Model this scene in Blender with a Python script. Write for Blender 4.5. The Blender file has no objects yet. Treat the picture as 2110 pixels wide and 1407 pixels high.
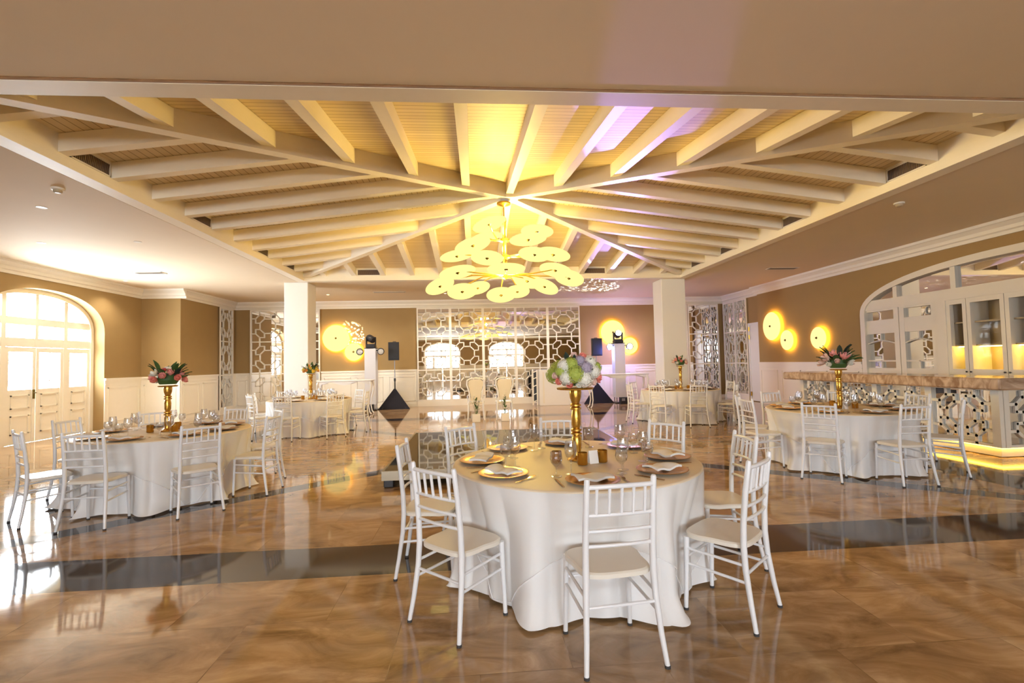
import bpy, math, random
from mathutils import Vector, Matrix
PI = math.pi
S = bpy.context.scene
C = S.collection
R = math.radians

# ------------------------------------------------------------------ materials
def lin(c):
    c = c / 255.0
    return c / 12.92 if c <= 0.04045 else ((c + 0.055) / 1.055) ** 2.4

def rgb(r, g, b):
    return (lin(r), lin(g), lin(b), 1.0)

def new_mat(name):
    m = bpy.data.materials.new(name)
    m.use_nodes = True
    nt = m.node_tree
    for n in list(nt.nodes):
        nt.nodes.remove(n)
    out = nt.nodes.new('ShaderNodeOutputMaterial')
    return m, nt, out

def node(nt, kind, **kw):
    n = nt.nodes.new(kind)
    for k, v in kw.items():
        if k in n.inputs:
            n.inputs[k].default_value = v
        else:
            setattr(n, k, v)
    return n

def pbr(name, col, rough=0.5, metal=0.0, spec=0.5, noise=0.0, nscale=8.0, bump=0.0, bscale=60.0, coat=0.0, stretch=None):
    m, nt, out = new_mat(name)
    b = node(nt, 'ShaderNodeBsdfPrincipled')
    b.inputs['Roughness'].default_value = rough
    b.inputs['Metallic'].default_value = metal
    b.inputs['Specular IOR Level'].default_value = spec
    b.inputs['Coat Weight'].default_value = coat
    tc = node(nt, 'ShaderNodeTexCoord')
    nz = node(nt, 'ShaderNodeTexNoise')
    nz.inputs['Scale'].default_value = nscale
    nz.inputs['Detail'].default_value = 4
    if stretch:
        mp = node(nt, 'ShaderNodeMapping')
        mp.inputs['Scale'].default_value = stretch
        nt.links.new(tc.outputs['Object'], mp.inputs['Vector'])
        src = mp.outputs['Vector']
    else:
        src = tc.outputs['Object']
    nt.links.new(src, nz.inputs['Vector'])
    rp = node(nt, 'ShaderNodeMix', data_type='RGBA')
    k = noise
    rp.inputs[6].default_value = (col[0] * (1 - k), col[1] * (1 - k), col[2] * (1 - k), 1)
    rp.inputs[7].default_value = (min(1, col[0] * (1 + k)), min(1, col[1] * (1 + k)), min(1, col[2] * (1 + k)), 1)
    nt.links.new(nz.outputs['Fac'], rp.inputs[0])
    nt.links.new(rp.outputs[2], b.inputs['Base Color'])
    if bump:
        n2 = node(nt, 'ShaderNodeTexNoise')
        n2.inputs['Scale'].default_value = bscale
        nt.links.new(src, n2.inputs['Vector'])
        bp = node(nt, 'ShaderNodeBump')
        bp.inputs['Strength'].default_value = bump
        bp.inputs['Distance'].default_value = 0.01
        nt.links.new(n2.outputs['Fac'], bp.inputs['Height'])
        nt.links.new(bp.outputs['Normal'], b.inputs['Normal'])
    nt.links.new(b.outputs['BSDF'], out.inputs['Surface'])
    return m

def emit(name, col, strength):
    m, nt, out = new_mat(name)
    e = node(nt, 'ShaderNodeEmission')
    e.inputs['Color'].default_value = col
    e.inputs['Strength'].default_value = strength
    nt.links.new(e.outputs[0], out.inputs['Surface'])
    return m

def clear_glass(name, tint=(1, 1, 1, 1), gloss=0.06, edge=0.7):
    m, nt, out = new_mat(name)
    t = node(nt, 'ShaderNodeBsdfTransparent')
    t.inputs['Color'].default_value = tint
    g = node(nt, 'ShaderNodeBsdfGlossy')
    g.inputs['Roughness'].default_value = 0.02
    lw = node(nt, 'ShaderNodeLayerWeight')
    lw.inputs['Blend'].default_value = 0.35
    mx = node(nt, 'ShaderNodeMixShader')
    mth = node(nt, 'ShaderNodeMath', operation='MULTIPLY_ADD')
    mth.inputs[1].default_value = edge
    mth.inputs[2].default_value = gloss
    nt.links.new(lw.outputs['Facing'], mth.inputs[0])
    nt.links.new(mth.outputs[0], mx.inputs['Fac'])
    nt.links.new(t.outputs[0], mx.inputs[1])
    nt.links.new(g.outputs[0], mx.inputs[2])
    nt.links.new(mx.outputs[0], out.inputs['Surface'])
    return m

def cloth_mat(name, col, trans=0.25, sheer=0.0):
    m, nt, out = new_mat(name)
    d = node(nt, 'ShaderNodeBsdfDiffuse')
    d.inputs['Color'].default_value = col
    t = node(nt, 'ShaderNodeBsdfTranslucent')
    t.inputs['Color'].default_value = col
    mx = node(nt, 'ShaderNodeMixShader')
    mx.inputs['Fac'].default_value = trans
    nt.links.new(d.outputs[0], mx.inputs[1])
    nt.links.new(t.outputs[0], mx.inputs[2])
    last = mx
    if sheer:
        tr = node(nt, 'ShaderNodeBsdfTransparent')
        m2 = node(nt, 'ShaderNodeMixShader')
        m2.inputs['Fac'].default_value = sheer
        nt.links.new(mx.outputs[0], m2.inputs[1])
        nt.links.new(tr.outputs[0], m2.inputs[2])
        last = m2
    nt.links.new(last.outputs[0], out.inputs['Surface'])
    return m

def sheen_cloth(name, col, rough=0.42):
    """satin: fine thread noise and a soft gloss"""
    return pbr(name, col, rough=rough, spec=0.45, noise=0.05, nscale=5, bump=0.05, bscale=350)

CX, CY = 0.68, 8.62          # middle of the roof opening, the chandelier hangs there
OX0, OX1, OY0, OY1 = -4.64, 6.0, 3.93, 13.31

def marble_floor():
    m, nt, out = new_mat('floor_marble')
    L = nt.links
    b = node(nt, 'ShaderNodeBsdfPrincipled')
    tc = node(nt, 'ShaderNodeTexCoord')
    br = node(nt, 'ShaderNodeTexBrick')
    br.offset = 0.5
    br.inputs['Color1'].default_value = (0.40, 0.40, 0.40, 1)
    br.inputs['Color2'].default_value = (0.62, 0.62, 0.62, 1)
    br.inputs['Mortar'].default_value = (0.30, 0.30, 0.30, 1)
    br.inputs['Scale'].default_value = 1.0
    br.inputs['Mortar Size'].default_value = 0.003
    br.inputs['Brick Width'].default_value = 0.9
    br.inputs['Row Height'].default_value = 0.6
    L.new(tc.outputs['Object'], br.inputs['Vector'])
    # warped veins
    n1 = node(nt, 'ShaderNodeTexNoise')
    n1.inputs['Scale'].default_value = 2.0
    n1.inputs['Detail'].default_value = 7
    n1.inputs['Roughness'].default_value = 0.62
    n1.inputs['Distortion'].default_value = 0.9
    mp = node(nt, 'ShaderNodeMapping')
    mp.inputs['Rotation'].default_value = (0, 0, 0.7)
    mp.inputs['Scale'].default_value = (1.0, 2.3, 1.0)
    addv = node(nt, 'ShaderNodeVectorMath', operation='MULTIPLY_ADD')
    addv.inputs[1].default_value = (5, 5, 5)
    L.new(br.outputs['Color'], addv.inputs[0])
    L.new(tc.outputs['Object'], addv.inputs[2])
    L.new(addv.outputs[0], mp.inputs['Vector'])
    L.new(mp.outputs[0], n1.inputs['Vector'])
    cr = node(nt, 'ShaderNodeValToRGB')
    e = cr.color_ramp.elements
    e[0].position = 0.30; e[0].color = rgb(128, 99, 66)
    e[1].position = 0.72; e[1].color = rgb(210, 178, 138)
    x = cr.color_ramp.elements.new(0.52); x.color = rgb(176, 141, 101)
    L.new(n1.outputs['Fac'], cr.inputs['Fac'])
    mt = node(nt, 'ShaderNodeMix', data_type='RGBA', blend_type='MULTIPLY')
    mt.inputs[0].default_value = 0.55
    sc = node(nt, 'ShaderNodeVectorMath', operation='SCALE')
    sc.inputs['Scale'].default_value = 1.75
    L.new(br.outputs['Color'], sc.inputs[0])
    L.new(cr.outputs['Color'], mt.inputs[6])
    L.new(sc.outputs[0], mt.inputs[7])
    # dark marble inlay: a frame under the roof opening and its two diagonals
    cr2 = node(nt, 'ShaderNodeValToRGB')
    e = cr2.color_ramp.elements
    e[0].position = 0.33; e[0].color = rgb(30, 21, 19)
    e[1].position = 0.7; e[1].color = rgb(66, 52, 44)
    L.new(n1.outputs['Fac'], cr2.inputs['Fac'])
    sp = node(nt, 'ShaderNodeSeparateXYZ')
    L.new(tc.outputs['Object'], sp.inputs[0])
    def M(op, a, b_=None, c_=None):
        n = node(nt, 'ShaderNodeMath', operation=op)
        for i, v in enumerate((a, b_, c_)):
            if v is None:
                continue
            if isinstance(v, (int, float)):
                n.inputs[i].default_value = v
            else:
                L.new(v, n.inputs[i])
        return n.outputs[0]
    ax = M('ABSOLUTE', M('SUBTRACT', sp.outputs[0], CX))
    ay = M('ABSOLUTE', M('SUBTRACT', sp.outputs[1], CY + 0.05))
    hx, hy, w = 5.75, 5.07, 0.58
    out_r = M('MULTIPLY', M('LESS_THAN', ax, hx), M('LESS_THAN', ay, hy))
    in_r = M('MULTIPLY', M('LESS_THAN', ax, hx - w), M('LESS_THAN', ay, hy - w))
    ring = M('SUBTRACT', out_r, in_r)
    dg = M('ABSOLUTE', M('SUBTRACT', M('MULTIPLY', ax, 0.84), ay))
    diag = M('MULTIPLY', M('LESS_THAN', dg, 0.17), in_r)
    mask = M('MAXIMUM', ring, diag)
    mx = node(nt, 'ShaderNodeMix', data_type='RGBA')
    L.new(mask, mx.inputs[0])
    L.new(mt.outputs[2], mx.inputs[6])
    L.new(cr2.outputs['Color'], mx.inputs[7])
    L.new(mx.outputs[2], b.inputs['Base Color'])
    b.inputs['Roughness'].default_value = 0.06
    b.inputs['IOR'].default_value = 1.54
    b.inputs['Coat Weight'].default_value = 0.0
    b.inputs['Coat Roughness'].default_value = 0.03
    L.new(b.outputs[0], out.inputs['Surface'])
    return m

def planks_mat(name, axis, col):
    """painted tongue and groove boards, grooves every 9 cm"""
    m, nt, out = new_mat(name)
    L = nt.links
    b = node(nt, 'ShaderNodeBsdfPrincipled')
    b.inputs['Roughness'].default_value = 0.55
    tc = node(nt, 'ShaderNodeTexCoord')
    sp = node(nt, 'ShaderNodeSeparateXYZ')
    L.new(tc.outputs['Object'], sp.inputs[0])
    d = node(nt, 'ShaderNodeMath', operation='DIVIDE'); d.inputs[1].default_value = 0.095
    L.new(sp.outputs[axis], d.inputs[0])
    fr = node(nt, 'ShaderNodeMath', operation='FRACT')
    L.new(d.outputs[0], fr.inputs[0])
    lt = node(nt, 'ShaderNodeMath', operation='LESS_THAN'); lt.inputs[1].default_value = 0.11
    L.new(fr.outputs[0], lt.inputs[0])
    fl = node(nt, 'ShaderNodeMath', operation='FLOOR')
    L.new(d.outputs[0], fl.inputs[0])
    wn = node(nt, 'ShaderNodeTexWhiteNoise', noise_dimensions='1D')
    L.new(fl.outputs[0], wn.inputs['W'])
    mx0 = node(nt, 'ShaderNodeMix', data_type='RGBA')
    mx0.inputs[6].default_value = (col[0] * .9, col[1] * .88, col[2] * .82, 1)
    mx0.inputs[7].default_value = col
    L.new(wn.outputs['Value'], mx0.inputs[0])
    mx = node(nt, 'ShaderNodeMix', data_type='RGBA')
    mx.inputs[7].default_value = (col[0] * .5, col[1] * .42, col[2] * .32, 1)
    L.new(lt.outputs[0], mx.inputs[0])
    L.new(mx0.outputs[2], mx.inputs[6])
    L.new(mx.outputs[2], b.inputs['Base Color'])
    L.new(b.outputs[0], out.inputs['Surface'])
    return m

def marble(name, c0, c1, scale=2.0, rough=0.12):
    m, nt, out = new_mat(name)
    L = nt.links
    b = node(nt, 'ShaderNodeBsdfPrincipled')
    b.inputs['Roughness'].default_value = rough
    tc = node(nt, 'ShaderNodeTexCoord')
    mp = node(nt, 'ShaderNodeMapping')
    mp.inputs['Rotation'].default_value = (0.3, 0.2, 0.6)
    mp.inputs['Scale'].default_value = (1, 2.6, 1.5)
    L.new(tc.outputs['Object'], mp.inputs[0])
    n1 = node(nt, 'ShaderNodeTexNoise')
    n1.inputs['Scale'].default_value = scale
    n1.inputs['Detail'].default_value = 8
    n1.inputs['Distortion'].default_value = 2.2
    L.new(mp.outputs[0], n1.inputs['Vector'])
    cr = node(nt, 'ShaderNodeValToRGB')
    cr.color_ramp.elements[0].position = 0.35
    cr.color_ramp.elements[0].color = c0
    cr.color_ramp.elements[1].position = 0.62
    cr.color_ramp.elements[1].color = c1
    L.new(n1.outputs['Fac'], cr.inputs[0])
    L.new(cr.outputs[0], b.inputs['Base Color'])
    L.new(b.outputs[0], out.inputs['Surface'])
    return m

def stage_mat():
    m, nt, out = new_mat('stage_black_gloss')
    L = nt.links
    b = node(nt, 'ShaderNodeBsdfPrincipled')
    b.inputs['Roughness'].default_value = 0.03
    b.inputs['IOR'].default_value = 1.42
    tc = node(nt, 'ShaderNodeTexCoord')
    br = node(nt, 'ShaderNodeTexBrick')
    br.offset = 0.0
    br.inputs['Color1'].default_value = rgb(26, 26, 34)
    br.inputs['Color2'].default_value = rgb(34, 34, 42)
    br.inputs['Mortar'].default_value = rgb(95, 98, 108)
    br.inputs['Scale'].default_value = 1.0
    br.inputs['Mortar Size'].default_value = 0.006
    br.inputs['Brick Width'].default_value = 0.5
    br.inputs['Row Height'].default_value = 0.5
    L.new(tc.outputs['Object'], br.inputs['Vector'])
    L.new(br.outputs['Color'], b.inputs['Base Color'])
    L.new(b.outputs[0], out.inputs['Surface'])
    return m

M = {}
M['plaster'] = pbr('ceiling_plaster', rgb(226, 209, 180), rough=0.8, noise=0.02, nscale=3)
M['trimw'] = pbr('trim_white', rgb(232, 226, 212), rough=0.45, noise=0.015, nscale=6)
M['beam'] = pbr('beam_cream', rgb(240, 230, 208), rough=0.5, noise=0.03, nscale=10, stretch=(1, 1, 6))
M['plank_y'] = planks_mat('ceiling_boards_across', 1, rgb(240, 222, 184))
M['plank_x'] = planks_mat('ceiling_boards_along', 0, rgb(240, 222, 184))
M['fabric'] = pbr('wall_fabric', rgb(158, 131, 88), rough=0.85, spec=0.25, noise=0.06, nscale=3, bump=0.15, bscale=240)
M['wainscot'] = pbr('wainscot_paint', rgb(236, 230, 216), rough=0.4, noise=0.015)
M['colpaint'] = pbr('column_paint', rgb(232, 230, 226), rough=0.6, noise=0.01)
M['dark'] = pbr('painted_gap_shade', rgb(104, 78, 58), rough=0.8)
M['floor'] = marble_floor()
M['mirror'] = pbr('mirror_silver', (0.86, 0.86, 0.85, 1), rough=0.015, metal=1.0)
M['lattice'] = pbr('lattice_white', rgb(236, 230, 216), rough=0.4, noise=0.02)
M['chair'] = pbr('chair_white_resin', rgb(232, 233, 236), rough=0.28, spec=0.5, noise=0.015, nscale=20)
M['chairseat'] = pbr('chair_seat_cream', rgb(230, 224, 212), rough=0.25, spec=0.5, noise=0.02)
M['rubber'] = pbr('rubber_foot', rgb(60, 58, 58), rough=0.7)
M['cloth'] = cloth_mat('cloth_white', rgb(247, 246, 246), 0.15)
M['clothtop'] = sheen_cloth('cloth_satin_top', rgb(228, 211, 184), rough=0.5)
M['sheer'] = cloth_mat('organza_sheer', rgb(250, 249, 247), 0.2, sheer=0.6)
M['wood'] = pbr('table_wood', rgb(140, 104, 70), rough=0.5, noise=0.1, stretch=(1, 8, 1))
M['gold'] = pbr('gold_paint', rgb(205, 160, 72), rough=0.25, metal=0.9, noise=0.12, nscale=14)
M['charger'] = pbr('charger_gold', rgb(196, 140, 52), rough=0.22, metal=0.85, noise=0.18, nscale=60)
M['napkin'] = pbr('napkin_linen', rgb(238, 234, 228), rough=0.8, bump=0.1, bscale=300)
M['cutlery'] = pbr('cutlery_bronze', rgb(176, 140, 92), rough=0.2, metal=0.95)
M['glass'] = clear_glass('drinking_glass', (0.97, 0.98, 1, 1), 0.05)
M['cabpane'] = clear_glass('cabinet_glass', (0.98, 0.98, 0.97, 1), 0.0, 0.15)
M['pane'] = clear_glass('window_glass', (0.97, 0.98, 1, 1), 0.03)
M['votive'] = pbr('mercury_glass_gold', rgb(190, 138, 50), rough=0.22, metal=0.8, noise=0.3, nscale=25)
M['card'] = pbr('card_white', rgb(238, 234, 228), rough=0.7)
M['black'] = pbr('black_plastic', rgb(26, 25, 30), rough=0.45)
M['scrim'] = pbr('black_stretch_cloth', rgb(24, 22, 34), rough=0.85)
M['grille'] = pbr('speaker_grille', rgb(20, 20, 26), rough=0.6, bump=0.3, bscale=400)
M['totem'] = cloth_mat('totem_stretch_cloth', rgb(236, 236, 242), 0.25)
M['steel'] = pbr('steel', rgb(150, 150, 155), rough=0.35, metal=0.9)
M['alu'] = pbr('aluminium_edge', rgb(150, 138, 118), rough=0.35, metal=0.7)
M['stage'] = stage_mat()
M['barmarble'] = marble('bar_top_marble', rgb(150, 118, 92), rgb(208, 182, 156), 2.2, 0.14)
M['ledgold'] = emit('led_strip_warm', rgb(255, 204, 70), 9.0)
M['cablight'] = emit('cabinet_strip_warm', rgb(255, 208, 84), 30.0)
M['disc'] = emit('lamp_disc_warm', (1.0, .80, .25, 1), 1.0)
M['sconce'] = emit('sconce_disc_warm', (1.0, .80, .30, 1), 0.95)
M['sconce_back'] = emit('sconce_back_glow', rgb(255, 190, 56), 16.0)
M['brass'] = pbr('brass_satin', rgb(206, 168, 70), rough=0.3, metal=0.85)
M['finial'] = pbr('finial_dark_brass', rgb(110, 90, 30), rough=0.35, metal=0.6)
M['downlight'] = emit('downlight_warm', rgb(255, 226, 170), 6.0)
M['vent'] = pbr('vent_grey', rgb(118, 108, 98), rough=0.6)
M['plastic'] = pbr('white_plastic', rgb(228, 220, 205), rough=0.5)
M['lens_on'] = emit('lamp_lens_violet', rgb(214, 200, 255), 30.0)
M['par_on'] = emit('par_lens_violet', rgb(220, 205, 255), 25.0)
M['lens_off'] = pbr('lamp_lens_off', rgb(190, 186, 178), rough=0.15, spec=0.8)
M['booth'] = pbr('booth_white', rgb(234, 232, 230), rough=0.35, noise=0.01)
M['cabinet'] = pbr('cabinet_paint', rgb(226, 220, 206), rough=0.4, noise=0.015)
M['cabinet_in'] = pbr('cabinet_inside', rgb(176, 160, 132), rough=0.5, noise=0.02)
M['cabinet_dark'] = pbr('cabinet_dark_inside', rgb(92, 74, 58), rough=0.5, noise=0.04)
M['knob'] = pbr('dark_knob', rgb(52, 44, 40), rough=0.35, metal=0.5)
M['door'] = pbr('door_paint', rgb(224, 224, 222), rough=0.35)
M['leaf'] = pbr('leaf_green', rgb(62, 92, 44), rough=0.5, noise=0.2, nscale=20)
M['leafdark'] = pbr('leaf_dark', rgb(46, 58, 46), rough=0.5, noise=0.2, nscale=20)
for k, c in dict(pink=(236, 160, 150), coral=(238, 140, 122), white=(242, 234, 220), green=(176, 190, 88), lavender=(178, 166, 186), orange=(236, 166, 92), yellow=(236, 206, 96), blush=(236, 200, 186), red=(206, 92, 96)).items():
    M['fl_' + k] = pbr('petal_' + k, rgb(*c), rough=0.6, spec=0.3, noise=0.24, nscale=9)

# ------------------------------------------------------------------ mesh builder
class MB:
    def __init__(s):
        s.v, s.f, s.m = [], [], []
    def add(s, vs, fs, mi=0):
        b = len(s.v)
        s.v += [tuple(p) for p in vs]
        s.f += [tuple(b + i for i in f) for f in fs]
        s.m += [mi] * len(fs)
        return s
    def hexa(s, p, mi=0):
        """eight corners: bottom ring 0-3, top ring 4-7"""
        return s.add(p, [(3, 2, 1, 0), (4, 5, 6, 7), (0, 1, 5, 4), (1, 2, 6, 5), (2, 3, 7, 6), (3, 0, 4, 7)], mi)
    def box(s, x0, x1, y0, y1, z0, z1, mi=0):
        return s.hexa([(x0, y0, z0), (x1, y0, z0), (x1, y1, z0), (x0, y1, z0), (x0, y0, z1), (x1, y0, z1), (x1, y1, z1), (x0, y1, z1)], mi)
    def cbox(s, x0, x1, y0, y1, z0, z1, b=0.01, mi=0):
        """box with chamfered edges on the upright and top edges"""
        def ring(o, z):
            return [(x0 + o, y0, z), (x1 - o, y0, z), (x1, y0 + o, z), (x1, y1 - o, z), (x1 - o, y1, z), (x0 + o, y1, z), (x0, y1 - o, z), (x0, y0 + o, z)]
        def ringi(z):
            return [(x0 + 1.6 * b, y0 + b, z), (x1 - 1.6 * b, y0 + b, z), (x1 - b, y0 + 1.6 * b, z), (x1 - b, y1 - 1.6 * b, z), (x1 - 1.6 * b, y1 - b, z), (x0 + 1.6 * b, y1 - b, z), (x0 + b, y1 - 1.6 * b, z), (x0 + b, y0 + 1.6 * b, z)]
        vs = ringi(z0) + ring(b, z0 + b) + ring(b, z1 - b) + ringi(z1)
        fs = [tuple(range(7, -1, -1)), tuple(range(24, 32))]
        for k in range(3):
            for i in range(8):
                j = (i + 1) % 8
                fs.append((k * 8 + i, k * 8 + j, k * 8 + 8 + j, k * 8 + 8 + i))
        return s.add(vs, fs, mi)
    def tube(s, pts, rad, n=8, cap=True, mi=0, up=None):
        pts = [Vector(p) for p in pts]
        k = len(pts)
        rs = rad if isinstance(rad, (list, tuple)) else [rad] * k
        vs = []
        prev = None
        for i, p in enumerate(pts):
            t = (pts[min(i + 1, k - 1)] - pts[max(i - 1, 0)]).normalized()
            if prev is None:
                a = Vector((0, 0, 1)) if abs(t.z) < 0.9 else Vector((1, 0, 0))
                prev = a
            x = (prev - t * prev.dot(t)).normalized()
            y = t.cross(x)
            prev = x
            for j in range(n):
                a = 2 * PI * j / n
                vs.append(p + (x * math.cos(a) + y * math.sin(a)) * rs[i])
        fs = []
        for i in range(k - 1):
            for j in range(n):
                q = (j + 1) % n
                fs.append((i * n + j, i * n + q, (i + 1) * n + q, (i + 1) * n + j))
        if cap:
            fs.append(tuple(range(n - 1, -1, -1)))
            fs.append(tuple((k - 1) * n + j for j in range(n)))
        return s.add(vs, fs, mi)
    def lathe(s, prof, n=20, c=(0, 0, 0), mi=0, cap0=True, cap1=True):
        vs = []
        for r, z in prof:
            for j in range(n):
                a = 2 * PI * j / n
                vs.append((c[0] + r * math.cos(a), c[1] + r * math.sin(a), c[2] + z))
        fs = []
        for i in range(len(prof) - 1):
            for j in range(n):
                q = (j + 1) % n
                fs.append((i * n + j, i * n + q, (i + 1) * n + q, (i + 1) * n + j))
        if cap0:
            fs.append(tuple(range(n - 1, -1, -1)))
        if cap1:
            fs.append(tuple((len(prof) - 1) * n + j for j in range(n)))
        return s.add(vs, fs, mi)
    def seg(s, p, q, w, y0, y1, mi=0):
        """flat bar in the local XZ plane from p to q, w wide, between depths y0 and y1"""
        dx, dz = q[0] - p[0], q[1] - p[1]
        l = math.hypot(dx, dz)
        if l < 1e-6:
            return s
        ux, uz = dx / l, dz / l
        e = w * 0.28
        p = (p[0] - ux * e, p[1] - uz * e)
        q = (q[0] + ux * e, q[1] + uz * e)
        nx, nz = -uz * w / 2, ux * w / 2
        a = [(p[0] + nx, p[1] + nz), (q[0] + nx, q[1] + nz), (q[0] - nx, q[1] - nz), (p[0] - nx, p[1] - nz)]
        return s.hexa([(x, y0, z) for x, z in a] + [(x, y1, z) for x, z in a], mi)
    def grid(s, rows, closed=False, mi=0):
        n = len(rows[0])
        vs = [p for r in rows for p in r]
        fs = []
        for i in range(len(rows) - 1):
            for j in range(n if closed else n - 1):
                q = (j + 1) % n
                fs.append((i * n + j, i * n + q, (i + 1) * n + q, (i + 1) * n + j))
        return s.add(vs, fs, mi)
    def xf(s, mat):
        s.v = [tuple(mat @ Vector(p)) for p in s.v]
        return s
    def mesh(s, name, mats, smooth=False, angle=40):
        me = bpy.data.meshes.new(name)
        me.from_pydata(s.v, [], s.f)
        for m in (mats if isinstance(mats, (list, tuple)) else [mats]):
            me.materials.append(m)
        for p, mi in zip(me.polygons, s.m):
            p.material_index = mi
        if smooth:
            for p in me.polygons:
                p.use_smooth = True
            me.set_sharp_from_angle(angle=R(angle))
        me.update()
        return me
    def build(s, name, mats, parent=None, loc=(0, 0, 0), rz=0.0, smooth=False, angle=40):
        o = bpy.data.objects.new(name, s.mesh(name, mats, smooth, angle))
        C.objects.link(o)
        o.location = loc
        o.rotation_euler = (0, 0, rz)
        if parent:
            o.parent = parent
        return o

def link_mesh(name, me, parent=None, loc=(0, 0, 0), rot=(0, 0, 0), sc=(1, 1, 1), mat=None):
    o = bpy.data.objects.new(name, me)
    C.objects.link(o)
    o.location, o.rotation_euler, o.scale = loc, rot, sc
    if parent:
        o.parent = parent
    if mat:
        o.material_slots[0].link = 'OBJECT'
        o.material_slots[0].material = mat
    return o

def tag(o, label, cat, group=None, kind=None):
    o['label'] = label
    o['category'] = cat
    if group:
        o['group'] = group
    if kind:
        o['kind'] = kind
    return o

def thing(name, label, cat, loc=(0, 0, 0), rz=0.0, group=None, kind=None):
    o = bpy.data.objects.new(name, None)
    o.empty_display_size = 0.1
    C.objects.link(o)
    o.location = loc
    o.rotation_euler = (0, 0, rz)
    return tag(o, label, cat, group, kind)

KIDS = {}
def dup(src, loc=None, rz=None, label=None, group=None, parent=None):
    c = src.copy()
    C.objects.link(c)
    if parent:
        c.parent = parent
    if loc is not None:
        c.location = loc
    if rz is not None:
        c.rotation_euler = (0, 0, rz)
    if label:
        c['label'] = label
    if group:
        c['group'] = group
    for k in KIDS.get(src.name, ()):
        dup(k, parent=c)
    return c

def remember(root):
    """note the children of a prototype (and theirs) for dup()"""
    allo = [o for o in C.objects if o.parent is not None]
    def walk(o):
        KIDS[o.name] = [x for x in allo if x.parent is o]
        for x in KIDS[o.name]:
            walk(x)
    walk(root)
    return root
WORLD_STRENGTH = 38
EXPOSURE = 0.56
BULB_W = 58
# ------------------------------------------------------------------ room shell
XL, XLF, XR, XRF = -9.3, -8.25, 9.2, 9.33      # left wall, its far part, right wall, its far part
YN, YJ, YB, YRJ = -8.0, 14.35, 17.48, 15.05    # wall behind the viewer, left step, back wall, right step
H = 3.76
FR = {  # wall frames: local x along the wall (left to right seen from the room), local y outwards
    'left': ((XL, YN, 0), PI / 2), 'leftfar': ((XLF, YJ + .01, 0), PI / 2), 'step': ((XL, YJ, 0), 0.0),
    'back': ((XLF, YB, 0), 0.0), 'right': ((XR, YRJ, 0), -PI / 2), 'rightfar': ((XRF, YB, 0), -PI / 2),
    'rear': ((XR, YN, 0), PI)}

def struct(o, label, cat):
    return tag(o, label, cat, None, 'structure')

floor = MB().box(-9.8, 9.8, -8.5, 17.9, -0.12, 0).build('floor', M['floor'])
struct(floor, 'polished beige marble floor with dark inlaid bands', 'floor')

ARCHP = 2.25
def arch_z(u, uc, a, zs, b):
    t = min(1.0, abs(u - uc) / a)
    return zs + b * (1 - t ** ARCHP) ** (1 / ARCHP)

def wall(name, frame, length, T, label, opens=()):
    """fabric wall with arched openings (uc, a, zs, b) that reach the floor"""
    mb = MB()
    u = 0.0
    for uc, a, zs, b in opens:
        mb.box(u, uc - a, 0, T, 0, H + .3)
        n = 28
        us = [uc - a * math.cos(PI * i / n) for i in range(n + 1)]
        for i in range(n):
            p, q = us[i], us[i + 1]
            zp, zq = arch_z(p, uc, a, zs, b), arch_z(q, uc, a, zs, b)
            mb.hexa([(p, 0, zp), (q, 0, zq), (q, T, zq), (p, T, zp), (p, 0, H + .3), (q, 0, H + .3), (q, T, H + .3), (p, T, H + .3)])
        u = uc + a
    mb.box(u, length, 0, T, 0, H + .3)
    loc, rz = FR[frame]
    w = mb.build(name, M['fabric'], None, loc, rz)
    return struct(w, label, 'wall')

def wainscot(w, segs, panel=1.05, top=1.31):
    """white panelled dado with rails and raised frames"""
    mb = MB()
    for a, b in segs:
        mb.box(a, b, -.02, 0.0, 0, top)
        mb.box(a, b, -.045, -.02, top - .05, top)
        mb.box(a, b, -.03, -.02, top - .17, top - .14)
        n = max(1, round((b - a) / panel))
        for i in range(n):
            p, q = a + (b - a) * i / n + .1, a + (b - a) * (i + 1) / n - .1
            if q - p < .12:
                continue
            for (x0, x1, z0, z1) in ((p, q, .2, .225), (p, q, top - .26, top - .235), (p, p + .025, .2, top - .235), (q - .025, q, .2, top - .235)):
                mb.box(x0, x1, -.034, -.02, z0, z1)
    return mb.build('wainscot', M['wainscot'], w)

def cornice(name, frame, a, b, label):
    """stepped crown moulding under the flat ceiling"""
    prof = [(0, H - .26), (-.02, H - .26), (-.03, H - .2), (-.06, H - .18), (-.07, H - .12), (-.13, H - .06), (-.15, H - .05), (-.16, H), (0, H)]
    mb = MB()
    vs = [(a, v, z) for v, z in prof] + [(b, v, z) for v, z in prof]
    n = len(prof)
    mb.add(vs, [(i, i + 1, n + i + 1, n + i) for i in range(n - 1)] + [tuple(range(n - 1, -1, -1)), tuple(n + i for i in range(n))])
    loc, rz = FR[frame]
    return struct(mb.build(name, M['trimw'], None, loc, rz), label, 'cornice')

def skirting(name, frame, segs, label):
    mb = MB()
    for a, b in segs:
        mb.box(a, b, -.04, -.021, 0, .1)
        mb.box(a, b, -.034, -.021, .1, .115)
    loc, rz = FR[frame]
    return struct(mb.build(name, M['trimw'], None, loc, rz), label, 'baseboard')

WA, WZS, WB = 1.58, 2.45, 0.86                     # arched glazed doors
LW = [11.42 - YN]               # on the left wall (u)
RW = [XR - 2.85, XR + 2.8]                         # behind the viewer (u)
ops = sorted((c, WA, WZS, WB) for c in LW)
w = wall('wall_left', 'left', YJ - YN, .42, 'brown fabric wall with arched glazed doors, white dado below', ops)
segs, u = [], 0.0
for c, a, _, _ in ops:
    segs.append((u, c - a)); u = c + a
segs.append((u, YJ - YN))
wainscot(w, segs)
skirting('baseboard_left', 'left', segs, 'white baseboard of the window wall')
cornice('trim_1', 'left', 0, YJ - YN, 'cream crown moulding above the arched windows')

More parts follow.
